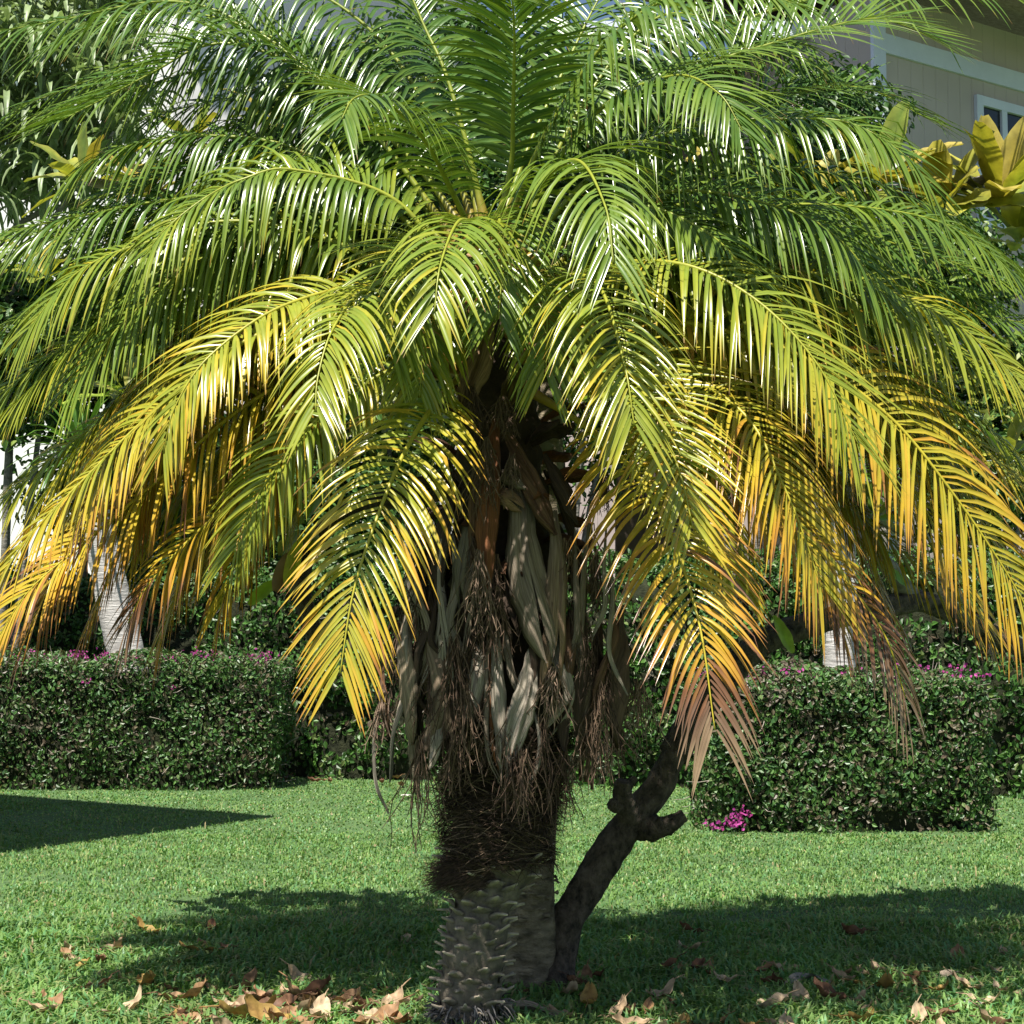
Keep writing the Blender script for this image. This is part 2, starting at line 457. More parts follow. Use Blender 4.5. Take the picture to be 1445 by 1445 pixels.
def build_frond(pts, age=0.1, L=0.33, n=46, start=0.24, width=0.0168, droop=1.0, vee=0.25, dead=0.0, seed=0, spread=1.0, rr=0.0095, rac=None, roll=1.0):
    """one pinnate frond along 3D points (base to tip): leaflet mesh with a stalk child"""
    rs = random.Random(seed * 97 + 5)
    N = 60
    P, length = catmull(pts, N)
    ch = P[-1] - P[0]
    ax = Vector((ch.x, ch.y, 0))
    if ax.length < 0.15:
        ax = Vector((P[N // 2].x - P[0].x, P[N // 2].y - P[0].y, 0))
    ax.normalize()
    side0 = Vector((ax.y, -ax.x, 0))
    twist = rs.uniform(-0.15, 0.15) - 0.6 * ax.x * roll
    droop = droop * (1 + 0.55 * abs(ax.x))
    mb = MB()
    cnt = int(n * 1.36)
    for i in range(cnt):
        for sgn in (-1, 1):
            u = (i + (0.25 if sgn > 0 else 0.75)) / cnt
            if rs.random() < 0.035: continue
            t = start + (1 - start) * (u ** 0.93) + rs.uniform(-0.006, 0.006)
            t = min(t, 1.0)
            fi = t * (N - 1)
            k = min(int(fi), N - 2)
            p = P[k].lerp(P[k + 1], fi - k)
            T = (P[min(k + 2, N - 1)] - P[max(k - 1, 0)]).normalized()
            S = (side0 - T * side0.dot(T)).normalized()
            U = S.cross(T).normalized()
            if twist:
                S, U = S * math.cos(twist) + U * math.sin(twist), U * math.cos(twist) - S * math.sin(twist)
            U_S = -1 if S.z * sgn > 0.25 else 1
            U_S *= sgn
            # length profile
            if u < 0.3:
                prof = 0.42 + 0.58 * math.sin(u / 0.3 * math.pi / 2)
            else:
                prof = 1.0 - 0.42 * ((u - 0.3) / 0.7) ** 1.6
            ll = L * prof * rs.uniform(0.84, 1.1)
            ang = lerp(R(70), R(24), u ** 1.7) * rs.uniform(0.88, 1.12) * spread
            v = vee * (1 - 0.5 * u) + rs.uniform(-0.22, 0.22)
            d = T * math.cos(ang) + (S * (sgn * math.cos(v)) + U * math.sin(v)) * math.sin(ang)
            d.normalize()
            seg = 7
            q = p + S * (sgn * rr * 0.6)
            wd = width * lerp(1.0, 0.72, u) * rs.uniform(0.85, 1.12)
            g = droop * rs.uniform(0.8, 1.25) * 2.3
            if dead > 0 and u > 1 - dead:
                g *= 2.2
            if sgn * U_S < 0: g *= 0.45
            g *= 1 - 0.55 * u * u
            Wd = None
            verts, cols, uvs = [], [], []
            la = age * 0.9 + rs.uniform(-0.07, 0.07) + rs.choice((0, 0, 0, rs.uniform(0, .3) * (age > .15)))
            spot = rs.uniform(0, 60)
            curl = rs.uniform(-0.25, 0.25)
            broken = rs.random() < 0.05
            bs = rs.randint(2, 5)
            for j in range(seg + 1):
                s = j / seg
                Wr = T - d * T.dot(d)
                if Wr.length < 0.05:
                    Wr = S - d * S.dot(d)
                Wr.normalize()
                if Wd is None:
                    Wd = Wr
                Wd = (Wd * 0.75 + Wr * 0.25); Wd = (Wd - d * Wd.dot(d)).normalized()
                Nn = d.cross(Wd) * (sgn)
                wv = wd * (0.45 + 0.55 * min(1, s / 0.16)) * (1 - max(0, (s - 0.3) / 0.7) ** 1.9)
                wv = max(wv, 0.0006)
                wx = Wd * math.cos(curl * s) + Nn * math.sin(curl * s)
                fold = (0.28 if age < 1.0 else 0.5) * wv
                verts += [q - wx * wv * 0.5 + Nn * fold * 0.5, q - Nn * fold * 0.1, q + wx * wv * 0.5 + Nn * fold * 0.5]
                aa = la + (age * 0.62 + 0.03) * max(0, s - 0.25) * 1.25 + age * 0.2 * (u - 0.4)
                if dead > 0:
                    aa += max(0.0, (u - (1 - dead)) / dead) * 0.75
                if s > 0.9 and rs.random() < 0.15 + 0.75 * age:
                    aa = max(aa, 1.0 + 0.2 * rs.random())
                aa += (0.05 + .16 * age) * mnoise.noise((s * 5 + spot, u * 9, seed * 1.7))
                c = age_col(aa)
                bri = rs.uniform(0.94, 1.06)
                c = tuple(x * bri for x in c)
                cm = tuple(min(1, x * 1.12 + 0.012) for x in c)
                cols += [c, cm, c]
                uvs += [(0, s), (0.5, s), (1, s)]
                if j < seg:
                    q = q + d * (ll / seg)
                    horiz = math.sqrt(max(0.0, 1 - d.z * d.z))
                    gg = g * (ll / seg) * (1.45 - 0.75 * s) * (0.12 + horiz) * 2.0
                    d = (d - Z * gg).normalized()
                    if broken and j == bs:
                        d = (d - Z * 1.2).normalized()
            faces = []
            for j in range(seg):
                a = j * 3
                faces += [(a, a + 1, a + 4, a + 3), (a + 1, a + 2, a + 5, a + 4)]
            mb.add(verts, faces, cols, uvs)
    fr = mb.build('frond', M_frond, palm)
    st = MB()
    rads = [lerp(rr * 1.5, rr * 0.18, (i / (N - 1)) ** 0.8) for i in range(N)]
    rads = [r * (1.0 + 1.1 * max(0, 0.14 - i / N) / 0.14) for i, r in enumerate(rads)]
    rc = rac or age_col(min(0.66, 0.3 + age * 0.45))
    cols = []
    for i in range(N):
        t = i / (N - 1)
        bc = (0.30, 0.13, 0.035)
        m_ = max(0, 1 - t / 0.16)
        c = tuple(rc[k] * (1 - m_) + bc[k] * m_ for k in range(3))
        cols += [c] * 6
    st.tube(P, rads, 6, cols)
    st.build('stalk', M_rachis, None)
    return fr


def frond(pts, **kw):
    dead = kw.get('dead', 0)
    P3 = [at(x, y, PY + dz) for x, y, dz in pts]
    return frond3(P3, **kw)


def frond3(P3, **kw):
    before = set(bpy.data.objects.keys())
    fr = build_frond(P3, **kw)
    for k in set(bpy.data.objects.keys()) - before:
        o = bpy.data.objects[k]
        if o is not fr:
            off = Vector(palm.location)
            # vertices were written in world space: shift to the palm's base
            me = o.data
            co = np.empty(len(me.vertices) * 3, dtype=np.float32)
            me.vertices.foreach_get('co', co)
            co = co.reshape(-1, 3) - np.array(off, dtype=np.float32)
            me.vertices.foreach_set('co', co.ravel())
            me.update()
            o.parent = fr
    return fr


FR = [
    # --- towards the viewer
    dict(pts=[(690, 400, 0), (676, 330, -.35), (648, 312, -.75), (622, 372, -1.02), (613, 440, -1.1)], age=.2, L=.36, n=34, droop=1.0),
    dict(pts=[(700, 400, 0), (752, 275, -.4), (812, 226, -.75), (853, 288, -1.05), (866, 370, -1.15)], age=.14, L=.38, n=36, droop=1.0),
    dict(pts=[(712, 480, 0), (780, 400, -.35), (842, 400, -.7), (880, 510, -1.0), (895, 600, -1.08)], age=.33, L=.37, n=42, droop=.7, width=.0145),
    dict(pts=[(722, 510, 0), (820, 480, -.25), (905, 550, -.55), (955, 655, -.8), (978, 745, -.88)], age=.42, L=.34, n=42, droop=.5, width=.0145),
    dict(pts=[(730, 540, 0), (850, 620, -.3), (930, 720, -.6), (983, 865, -.85), (1009, 1030, -.95)], age=.70, L=.37, n=46, droop=.5, dead=.3, width=.0145),
    dict(pts=[(730, 510, 0), (900, 510, -.1), (1040, 575, -.35), (1110, 695, -.5), (1160, 830, -.55)], age=.6, L=.38, n=46, droop=.5, width=.0145),
    dict(pts=[(720, 440, 0), (840, 380, -.2), (955, 372, -.4), (1059, 418, -.52), (1149, 508, -.62), (1213, 630, -.66)], age=.33, L=.37, n=52, droop=.7, width=.0145),
    dict(pts=[(720, 400, 0), (850, 295, 0), (980, 270, -.05), (1121, 300, -.12), (1190, 343, -.16), (1240, 408, -.18)], age=.1, L=.36, n=50, droop=1.1),
    dict(pts=[(700, 360, 0), (830, 170, -.15), (945, 108, -.35), (1012, 130, -.55), (1048, 185, -.62)], age=.06, L=.33, n=42, droop=1.0),
    dict(pts=[(710, 385, 0), (850, 235, 0), (980, 178, -.1), (1111, 168, -.2), (1200, 174, -.25), (1275, 218, -.3), (1310, 262, -.3)], age=.08, L=.34, n=54, droop=1.1),
    dict(pts=[(700, 360, .1), (800, 220, .2), (950, 112, .3), (1097, 59, .35), (1222, 27, .4), (1275, 36, .42), (1310, 52, .42)], age=.07, L=.40, n=54, droop=.22, vee=.6, width=.0145),
    dict(pts=[(710, 370, .2), (850, 240, .35), (1000, 155, .5), (1132, 130, .6), (1222, 125, .66), (1310, 168, .7)], age=.04, L=.40, n=46, droop=.25, vee=.5, width=.0145),
    dict(pts=[(720, 420, 0), (900, 335, .1), (1100, 290, .15), (1301, 306, .2), (1402, 362, .2), (1450, 420, .2)], age=.1, L=.35, n=54, droop=1.0),
    dict(pts=[(720, 460, 0), (900, 385, 0), (1080, 378, 0), (1229, 404, 0), (1343, 453, -.05), (1450, 545, -.05)], age=.3, L=.40, n=56, droop=1.1, roll=1.3),
    dict(pts=[(730, 500, 0), (900, 450, -.05), (1100, 490, -.1), (1240, 575, -.15), (1340, 690, -.2), (1443, 847, -.2), (1475, 940, -.2)], age=.62, L=.42, n=62, droop=.9, roll=1.4),
    dict(pts=[(730, 520, .05), (880, 540, 0), (1050, 650, -.08), (1170, 790, -.18), (1245, 890, -.22), (1278, 985, -.22)], age=.72, L=.34, n=46, droop=.9, dead=.45),
    dict(pts=[(660, 450, 0), (580, 400, -.35), (512, 412, -.62), (470, 464, -.85), (449, 530, -.95), (445, 580, -1.0)], age=.3, L=.33, n=42, droop=.9),
    dict(pts=[(650, 460, 0), (540, 405, -.15), (405, 430, -.35), (301, 498, -.5), (249, 570, -.55), (230, 640, -.55)], age=.42, L=.33, n=50, droop=.9),
    dict(pts=[(640, 480, 0), (480, 440, 0), (330, 490, -.05), (207, 590, -.1), (121, 674, -.15), (45, 752, -.2), (0, 815, -.2)], age=.5, L=.34, n=58, droop=.9),
    dict(pts=[(640, 500, .1), (500, 500, .15), (350, 570, .15), (220, 680, .15), (114, 770, .15), (40, 835, .1), (-12, 915, .1)], age=.66, L=.34, n=58, droop=.9),
    dict(pts=[(640, 520, .1), (520, 560, .15), (400, 650, .15), (290, 740, .1), (212, 822, .05), (180, 880, .05)], age=.62, L=.32, n=46, droop=.9, dead=.3),
    dict(pts=[(668, 520, 0), (625, 555, -.35), (570, 640, -.62), (525, 750, -.78), (497, 843, -.85), (480, 950, -.9)], age=.52, L=.36, n=48, droop=.6, width=.0145),
    dict(pts=[(660, 420, 0), (560, 285, 0), (415, 240, -.05), (346, 252, -.1), (290, 279, -.1), (235, 322, -.15), (205, 360, -.15)], age=.17, L=.37, n=50, droop=1.3),
    dict(pts=[(660, 440, .05), (480, 345, .05), (330, 312, .05), (208, 342, .05), (138, 367, .05), (90, 402, .05), (40, 465, .05)], age=.2, L=.36, n=54, droop=1.2),
    dict(pts=[(660, 400, .1), (520, 265, .2), (400, 205, .25), (304, 192, .25), (225, 196, .3), (140, 222, .3), (95, 262, .3)], age=.08, L=.36, n=52, droop=1.2),
    dict(pts=[(680, 360, .1), (580, 225, .2), (460, 121, .25), (398, 83, .3), (329, 62, .3), (277, 68, .3), (225, 97, .3), (150, 137, .3), (86, 170, .3)], age=.05, L=.40, n=60, droop=.22, vee=.75, roll=.9, width=.0145),
    dict(pts=[(685, 370, 0), (629, 252, -.25), (598, 196, -.4), (560, 156, -.55), (525, 135, -.7), (498, 140, -.85), (482, 168, -.92)], age=.07, L=.33, n=46, droop=.7),
    dict(pts=[(695, 340, 0), (720, 242, -.05), (724, 156, -.15), (726, 60, -.3), (724, 10, -.42), (722, 0, -.6)], age=.05, L=.33, n=50, droop=.5, vee=.5),
    dict(pts=[(690, 340, .1), (660, 210, .1), (629, 104, .15), (601, 42, .2), (570, -25, .25), (530, -70, .3)], age=.02, L=.34, n=50, droop=.6, vee=.4),
    dict(pts=[(700, 340, .1), (745, 210, .2), (800, 90, .35), (850, -10, .5), (900, -70, .6)], age=.02, L=.34, n=48, droop=.6, vee=.4),
    dict(pts=[(700, 350, 0), (770, 190, -.1), (855, 60, -.22), (950, -5, -.3), (1050, -18, -.35), (1120, 5, -.38)], age=.06, L=.34, n=48, droop=1.2),
    dict(pts=[(685, 360, .15), (620, 190, .25), (540, 60, .35), (430, -18, .4), (320, -25, .45), (220, 15, .5)], age=.03, L=.36, n=52, droop=1.1),
    dict(pts=[(700, 360, .3), (830, 170, .5), (1000, 50, .7), (1200, -12, .8), (1400, -14, .9), (1480, 10, .95)], age=.03, L=.32, n=50, droop=.9),
    dict(pts=[(690, 360, .2), (560, 170, .45), (420, 70, .65), (280, 20, .8), (150, 30, .9), (60, 70, .95)], age=.03, L=.34, n=50, droop=1.0),
    dict(pts=[(696, 380, 0), (700, 310, -.25), (706, 318, -.48), (708, 375, -.62), (704, 450, -.68)], age=.12, L=.3, n=38, droop=1.0),
    dict(pts=[(690, 420, 0), (640, 360, -.25), (590, 365, -.45), (560, 420, -.58), (550, 490, -.62)], age=.2, L=.33, n=40, droop=1.0),
    dict(pts=[(705, 430, 0), (740, 385, -.25), (765, 400, -.4), (772, 465, -.5), (770, 530, -.52)], age=.22, L=.3, n=38, droop=1.0),
    dict(pts=[(690, 470, 0), (650, 440, -.2), (615, 450, -.35), (598, 500, -.42), (592, 560, -.44)], age=.3, L=.28, n=36, droop=1.1),
    # --- second layer: left
    dict(pts=[(650, 470, .15), (480, 400, .3), (320, 400, .4), (180, 440, .45), (60, 510, .5), (-40, 590, .5)], age=.2, L=.38, n=56, droop=1.2),
    dict(pts=[(650, 500, .2), (500, 460, .4), (350, 490, .5), (200, 560, .6), (80, 640, .6), (0, 710, .6)], age=.32, L=.37, n=56, droop=1.2),
    dict(pts=[(650, 520, .2), (520, 510, .4), (400, 570, .55), (290, 660, .6), (210, 750, .6)], age=.4, L=.36, n=50, droop=1.2),
    dict(pts=[(650, 440, .1), (500, 340, .15), (360, 330, .15), (250, 390, .1), (160, 470, .05), (100, 550, .05)], age=.15, L=.36, n=52, droop=1.2),
    dict(pts=[(655, 400, .2), (500, 270, .4), (350, 220, .55), (200, 250, .65), (60, 330, .7), (-20, 400, .7)], age=.1, L=.38, n=54, droop=1.2),
    dict(pts=[(650, 520, .1), (560, 520, -.05), (450, 590, -.15), (370, 690, -.2), (330, 780, -.2)], age=.3, L=.34, n=46, droop=1.2),
    # --- second layer: right
    dict(pts=[(720, 470, .2), (880, 400, .35), (1030, 400, .45), (1160, 450, .5), (1270, 530, .55), (1340, 620, .55)], age=.2, L=.38, n=54, droop=1.2),
    dict(pts=[(720, 500, .2), (860, 460, .4), (1000, 500, .5), (1110, 590, .55), (1190, 690, .6), (1230, 770, .6)], age=.33, L=.36, n=52, droop=1.1),
    dict(pts=[(720, 470, .1), (900, 420, .2), (1080, 440, .25), (1250, 500, .3), (1390, 600, .35), (1480, 700, .35)], age=.25, L=.38, n=58, droop=1.2),
    dict(pts=[(720, 430, .15), (870, 310, .35), (1040, 240, .5), (1200, 250, .6), (1330, 300, .65), (1440, 380, .7)], age=.08, L=.37, n=54, droop=1.2),
    dict(pts=[(715, 420, .05), (800, 320, -.1), (900, 290, -.2), (1000, 330, -.28), (1070, 400, -.32)], age=.12, L=.35, n=44, droop=1.1),
    dict(pts=[(720, 520, .1), (830, 520, 0), (930, 600, -.15), (1000, 720, -.25), (1040, 830, -.28)], age=.45, L=.33, n=46, droop=.9),
    dict(pts=[(722, 520, .2), (900, 540, .3), (1080, 620, .4), (1230, 740, .45), (1350, 850, .45)], age=.42, L=.35, n=52, droop=1.1),
    # --- far side of the crown
    dict(pts=[(690, 400, .2), (620, 280, .55), (560, 250, .85), (500, 300, 1.1), (470, 380, 1.2)], age=.05, L=.36, n=46, droop=1.0),
    dict(pts=[(700, 400, .2), (770, 270, .55), (840, 240, .85), (900, 300, 1.1), (930, 390, 1.2)], age=.05, L=.36, n=46, droop=1.0),
    dict(pts=[(695, 420, .2), (690, 330, .6), (690, 330, .95), (700, 420, 1.2), (705, 520, 1.3)], age=.1, L=.36, n=46, droop=1.0),
    dict(pts=[(690, 460, .2), (600, 390, .5), (520, 400, .8), (450, 480, 1.0), (420, 580, 1.1)], age=.2, L=.36, n=46, droop=1.0),
    dict(pts=[(705, 460, .2), (800, 390, .5), (880, 400, .8), (960, 480, 1.0), (1000, 580, 1.1)], age=.2, L=.36, n=46, droop=1.0),
    dict(pts=[(690, 360, .1), (640, 180, .25), (580, 90, .45), (500, 60, .65), (430, 100, .8)], age=.03, L=.35, n=46, droop=1.0),
    dict(pts=[(705, 360, .1), (770, 190, .25), (860, 110, .45), (950, 90, .65), (1040, 130, .8)], age=.03, L=.35, n=46, droop=1.0),
]
rx_ = random.Random(21)
for side, tips in ((-1, [(20, 570), (70, 690), (140, 640), (190, 770), (290, 800), (330, 660), (-10, 470), (90, 420), (230, 560), (370, 560), (20, 330), (150, 300), (250, 830), (350, 800), (180, 700), (60, 800), (420, 720), (130, 870), (230, 890), (40, 890), (310, 860)]),
                   (1, [(1440, 560), (1370, 690), (1290, 620), (1240, 760), (1150, 640), (1470, 460), (1380, 420), (1210, 540), (1060, 560), (1420, 790), (1300, 480), (1120, 420), (1440, 680), (1330, 800), (1180, 800), (1080, 720), (1190, 890), (1260, 870), (1390, 880)])):
    for (tx, ty) in tips:
        bx_ = 690 + side * 28
        by_ = 470 + rx_.uniform(-40, 30)
        rise = rx_.uniform(60, 120) * (1 - 0.5 * max(0, ty - 500) / 300)
        d1 = rx_.uniform(.05, .3); d2 = rx_.uniform(.15, .7)
        f_ = lambda q: bx_ + (tx - bx_) * q
        top = min(by_, (by_ + ty) / 2) - rise
        FR.append(dict(pts=[(bx_, by_, .1), (f_(.25), (by_ + top) / 2 - 15, d1), (f_(.5), top, (d1 + d2) / 2), (f_(.78), top + (ty - top) * .42, d2), (tx, ty, d2)],
                       age=max(.04, (ty - 330) / 820 + rx_.uniform(-.08, .08)), L=.38, n=50, droop=1.25))
for side in (-1, 1):
    for q in range(13):
        tx = 690 + side * rx_.uniform(330, 780)
        ty = rx_.uniform(60, 470)
        by_ = 400 + rx_.uniform(-30, 40)
        bx_ = 694 + side * 14
        top = min(by_, ty) - rx_.uniform(30, 110)
        d2 = rx_.uniform(.25, 1.0)
        f_ = lambda q_: bx_ + (tx - bx_) * q_
        FR.append(dict(pts=[(bx_, by_, .1), (f_(.24), lerp(by_, top, .62), d2 * .4), (f_(.52), top, d2 * .75), (f_(.8), lerp(top, ty, .45), d2 * .95), (tx, ty, d2)],
                       age=rx_.uniform(.0, .12), L=.35, n=48, droop=rx_.uniform(.7, 1.2)))
for i, d in enumerate(FR):
    d = dict(d)
    dead = d.get('dead', 0)
    xs = [q[0] for q in d['pts']]
    if abs(xs[-1] - xs[0]) > 420:
        d['L'] *= 1.15
    o = frond(seed=i, **d)
    if dead > 0.4:
        o['label'] = 'yellow frond with a dead pinkish brown tip hanging over the right hedge'
    elif dead > 0:
        o['label'] = 'orange yellow frond with brown withered end' if i == 4 else 'yellowing frond with dark brown withered tip'

# ------------------------------------------------------------------ palm trunk: knobbly lower part, hidden upper core
CL = [(660, 1462, 0, .125), (661, 1430, 0, .108), (668, 1350, 0, .108), (680, 1270, 0, .103), (700, 1205, .02, .165), (708, 1130, .02, .175), (712, 1000, .03, .17),
      (712, 850, .03, .19), (708, 700, .02, .17), (702, 580, .02, .14), (698, 480, .02, .085), (696, 400, .02, .05), (695, 350, .02, .03)]
CP = [at(a, b, PY + c) for a, b, c, r in CL]
CP[0].z = -0.05
CRAD = [r for *_, r in CL]


def core(z):
    """centre and radius of the trunk at height z"""
    for i in range(len(CP) - 1):
        if CP[i].z <= z <= CP[i + 1].z:
            t = (z - CP[i].z) / (CP[i + 1].z - CP[i].z)
            return CP[i].lerp(CP[i + 1], t), lerp(CRAD[i], CRAD[i + 1], t)
    return (CP[-1], CRAD[-1]) if z > CP[-1].z else (CP[0], CRAD[0])


mb = MB()
zs = np.linspace(-0.04, CP[-1].z, 110)
pts, rads, cols = [], [], []
for z in zs:
    c, r = core(z)
    pts.append(c); rads.append(r * (0.93 + 0.05 * math.sin(z * 60)))
    k = min(1, max(0, (z - 0.5) / 0.15))
    low = max(0, 1 - z / 0.1)
    gcol = Vector((0.15, 0.13, 0.105)).lerp(Vector((0.10, 0.095, 0.09)), low * 0.7)
    c2 = gcol.lerp(Vector((0.045, 0.03, 0.02)), k)
    cols += [tuple(c2)] * 24
mb.tube(pts, rads, 24, cols, jitter=0.12)
# leaf-scar pegs in a spiral
z = 0.03; i = 0
while z < 0.60:
    a = i * R(137.5)
    c, r = core(z)
    o_ = Vector((math.cos(a), math.sin(a), 0))
    sd = Vector((-math.sin(a), math.cos(a), 0))
    b = c + o_ * (r * 0.9)
    ln = random.uniform(0.032, 0.056) * (1.25 if z > 0.45 else 1.0)
    w = random.uniform(0.028, 0.04); h = random.uniform(0.010, 0.014)
    up_ = random.uniform(0.0, 0.5); sk = random.uniform(-.25, .25)
    vs = []
    for (out_, ww, hh, dz_) in ((0, w, h, -.006), (.007, w * .7, h * .75, 0), (.014, w * .32, h * .5, .003), (ln, w * .12, h * .28, ln * up_)):
        for k in range(8):
            q = 2 * math.pi * k / 8
            vs.append(b + o_ * out_ + sd * (math.cos(q) * ww + sk * out_) + Z * (math.sin(q) * hh + dz_ + random.uniform(-.0015, .0015)))
    fs = [(r_ * 8 + k, r_ * 8 + (k + 1) % 8, (r_ + 1) * 8 + (k + 1) % 8, (r_ + 1) * 8 + k) for r_ in range(3) for k in range(8)]
    fs.append(tuple(range(24, 32)))
    sh = random.uniform(0.7, 1.25)
    cc_ = [(0.12, 0.103, 0.083), (0.20, 0.175, 0.14), (0.27, 0.24, 0.19), (0.44, 0.39, 0.31)]
    mb.add(vs, fs, [tuple(x * sh for x in cc_[r_]) for r_ in range(4) for _ in range(8)])
    z += 0.0042; i += 1
mb.build('trunk', M_trunk, palm)

# root fuzz at the foot
mb = MB()
for i in range(420):
    a = random.uniform(0, 2 * math.pi); z = random.uniform(0, 0.1)
    c, r = core(z)
    p = c + Vector((math.cos(a), math.sin(a), 0)) * (r * random.uniform(0.95, 1.12)); p.z = z
    q = p + Vector((math.cos(a) * 0.03, math.sin(a) * 0.03, random.uniform(-0.06, 0.01))) + Vector((random.uniform(-.02, .02), random.uniform(-.02, .02), 0))
    q.z = max(q.z, -0.01)
    k = random.uniform(0.04, 0.2)
    mb.tube([p, p.lerp(q, 0.5) + Z * 0.006, q], [0.0035, 0.003, 0.0012], 4, (k, k, k * 1.02), cap=False)
mb.build('root_mat', M_fibre, palm)

# shaggy fibre collar
mb = MB()


def strand(mb, p, d, ln, w, col, seg=4, wig=0.25, grav=0.6):
    pts = [p]
    for j in range(seg):
        d = (d + Vector((random.uniform(-wig, wig), random.uniform(-wig, wig), random.uniform(-wig, wig))) - Z * grav * 0.25).normalized()
        p = p + d * (ln / seg)
        pts.append(p)
    sd = d.cross(Vector((random.uniform(-1, 1), random.uniform(-1, 1), random.uniform(-1, 1)))).normalized()
    vs = []
    for j, q in enumerate(pts):
        ww = w * (1 - 0.85 * j / seg)
        vs += [q - sd * ww * 0.5, q + sd * ww * 0.5]
    mb.add(vs, [(2 * j, 2 * j + 1, 2 * j + 3, 2 * j + 2) for j in range(seg)], col)


for i in range(7000):
    z = random.uniform(0.55, 0.98)
    a = random.uniform(0, 2 * math.pi)
    c, r = core(z)
    lump = 1.03 + 0.34 * mnoise.noise((math.cos(a) * 1.6, math.sin(a) * 1.6, z * 9))
    o_ = Vector((math.cos(a), math.sin(a), 0)); sd = Vector((-math.sin(a), math.cos(a), 0))
    p = c + o_ * (r * lump * random.uniform(0.93, 1.13)); p.z = z
    d = (sd * random.choice((-1, 1)) * random.uniform(0.5, 1) + o_ * random.uniform(0.0, 0.3) - Z * random.uniform(-0.35, 0.45)).normalized()
    k = random.random()
    col = (0.035, 0.024, 0.016) if k < 0.55 else ((0.08, 0.056, 0.037) if k < 0.86 else (0.19, 0.145, 0.10))
    strand(mb, p, d, random.uniform(0.04, 0.13), random.uniform(0.002, 0.006), col, wig=0.3, grav=.15)
# broken flap of fibre on the left
for i in range(1500):
    p = at(random.uniform(632, 700), random.uniform(1215, 1250), PY - .11)
    d = (Vector((-1, random.uniform(-.5, .1), random.uniform(-.1, .5)))).normalized()
    k = random.uniform(0.5, 1.3)
    strand(mb, p, d, random.uniform(0.05, 0.13), 0.003, (0.085 * k, 0.06 * k, 0.045 * k), wig=0.25)
mb.build('fibre_collar', M_fibre, palm)


# old leaf bases and woody bracts of the skirt
def spathe(pts, width, col, dx=0.0, cup=0.55, twist=0.0, tipcol=None, name='spathe', facing=None, prof=0.75, label=None, gap=None):
    P, L = catmull(pts, 26)
    mb = MB()
    n = 26; m_ = 14
    vs, cols, uvs = [], [], []
    us = [-1 + k / 6 for k in range(7)] + [k / 6 for k in range(7)]
    s0 = random.uniform(.3, .8); gap = random.choice((0, 0, .25, .5, .9)) if gap is None else gap; ph = random.uniform(0, 9); rip = random.uniform(.03, .08)
    for i, p in enumerate(P):
        s = i / (n - 1)
        T = (P[min(i + 1, n - 1)] - P[max(i - 1, 0)]).normalized()
        c, _ = core(p.z)
        out = facing or Vector((p.x - c.x, p.y - c.y, 0)).normalized()
        S = T.cross(out).normalized(); Nn = S.cross(T).normalized()
        tw = twist * (s - 0.3)
        S, Nn = S * math.cos(tw) + Nn * math.sin(tw), Nn * math.cos(tw) - S * math.sin(tw)
        w = width * (0.32 + 0.68 * min(1, (s / 0.45)) ** 0.8) * (1 - max(0, (s - 0.55) / 0.45) ** 2) ** prof
        w = max(w, 0.002)
        for k in range(m_):
            u = us[k]
            hs = -1 if k < 7 else 1
            sp = gap * max(0, s - s0) * width * hs * (1 if k < 7 else .7)
            fl = 0.09 * mnoise.noise((u * 2.5, s * 5, width * 90 + p.x * 9)) * width
            fl += rip * width * math.sin(u * 8 + ph + s * 2) * min(1, s * 3)
            edge = 1 + .16 * mnoise.noise((s * 9, hs * 3.0, p.x * 7 + width * 50)) * abs(u)
            vs.append(p + S * (u * w * 0.5 * edge * (1 - 0.2 * cup * u * u) + sp) - Nn * (cup * w * 0.5 * u * u + abs(sp) * .4) + Nn * fl)
            e = 1.0 - 0.3 * abs(u) ** 3 + .12 * math.sin(u * 23 + ph)
            cc = Vector(col)
            if tipcol: cc = cc.lerp(Vector(tipcol), s)
            cols.append(tuple(cc * e)); uvs.append(((u + 1) / 2 + p.x * 3, s * 2))
    fs = [(i * m_ + k, i * m_ + k + 1, (i + 1) * m_ + k + 1, (i + 1) * m_ + k) for i in range(n - 1) for k in range(m_ - 1) if k != 6 or (i / (n - 1) < s0 or gap == 0)]
    b = mb.add(vs, fs, cols, uvs)
    # inner skin gives the bract thickness
    off = 0.003
    vs2 = []
    for i in range(n):
        for k in range(m_):
            j = i * m_ + k
            a = vs[min(i + 1, n - 1) * m_ + k] - vs[max(i - 1, 0) * m_ + k]
            bq = vs[i * m_ + min(k + 1, m_ - 1)] - vs[i * m_ + max(k - 1, 0)]
            nn = a.cross(bq)
            nn = nn.normalized() if nn.length > 1e-9 else Vector((0, 1, 0))
            vs2.append(vs[j] + nn * off)
    b2 = mb.add(vs2, [tuple(reversed(f)) for f in fs], [tuple(x * 0.8 for x in c) for c in cols], uvs)
    edge = []
    for i in range(n - 1):
        for k in (0, m_ - 1):
            q = (i * m_ + k, (i + 1) * m_ + k, (i + 1) * m_ + k + b2, i * m_ + k + b2)
            edge.append(q if k == 0 else tuple(reversed(q)))
    mb.f.extend(edge)
    o = mb.build(name, M_spathe, palm)
    if label: o['label'] = label
    return o


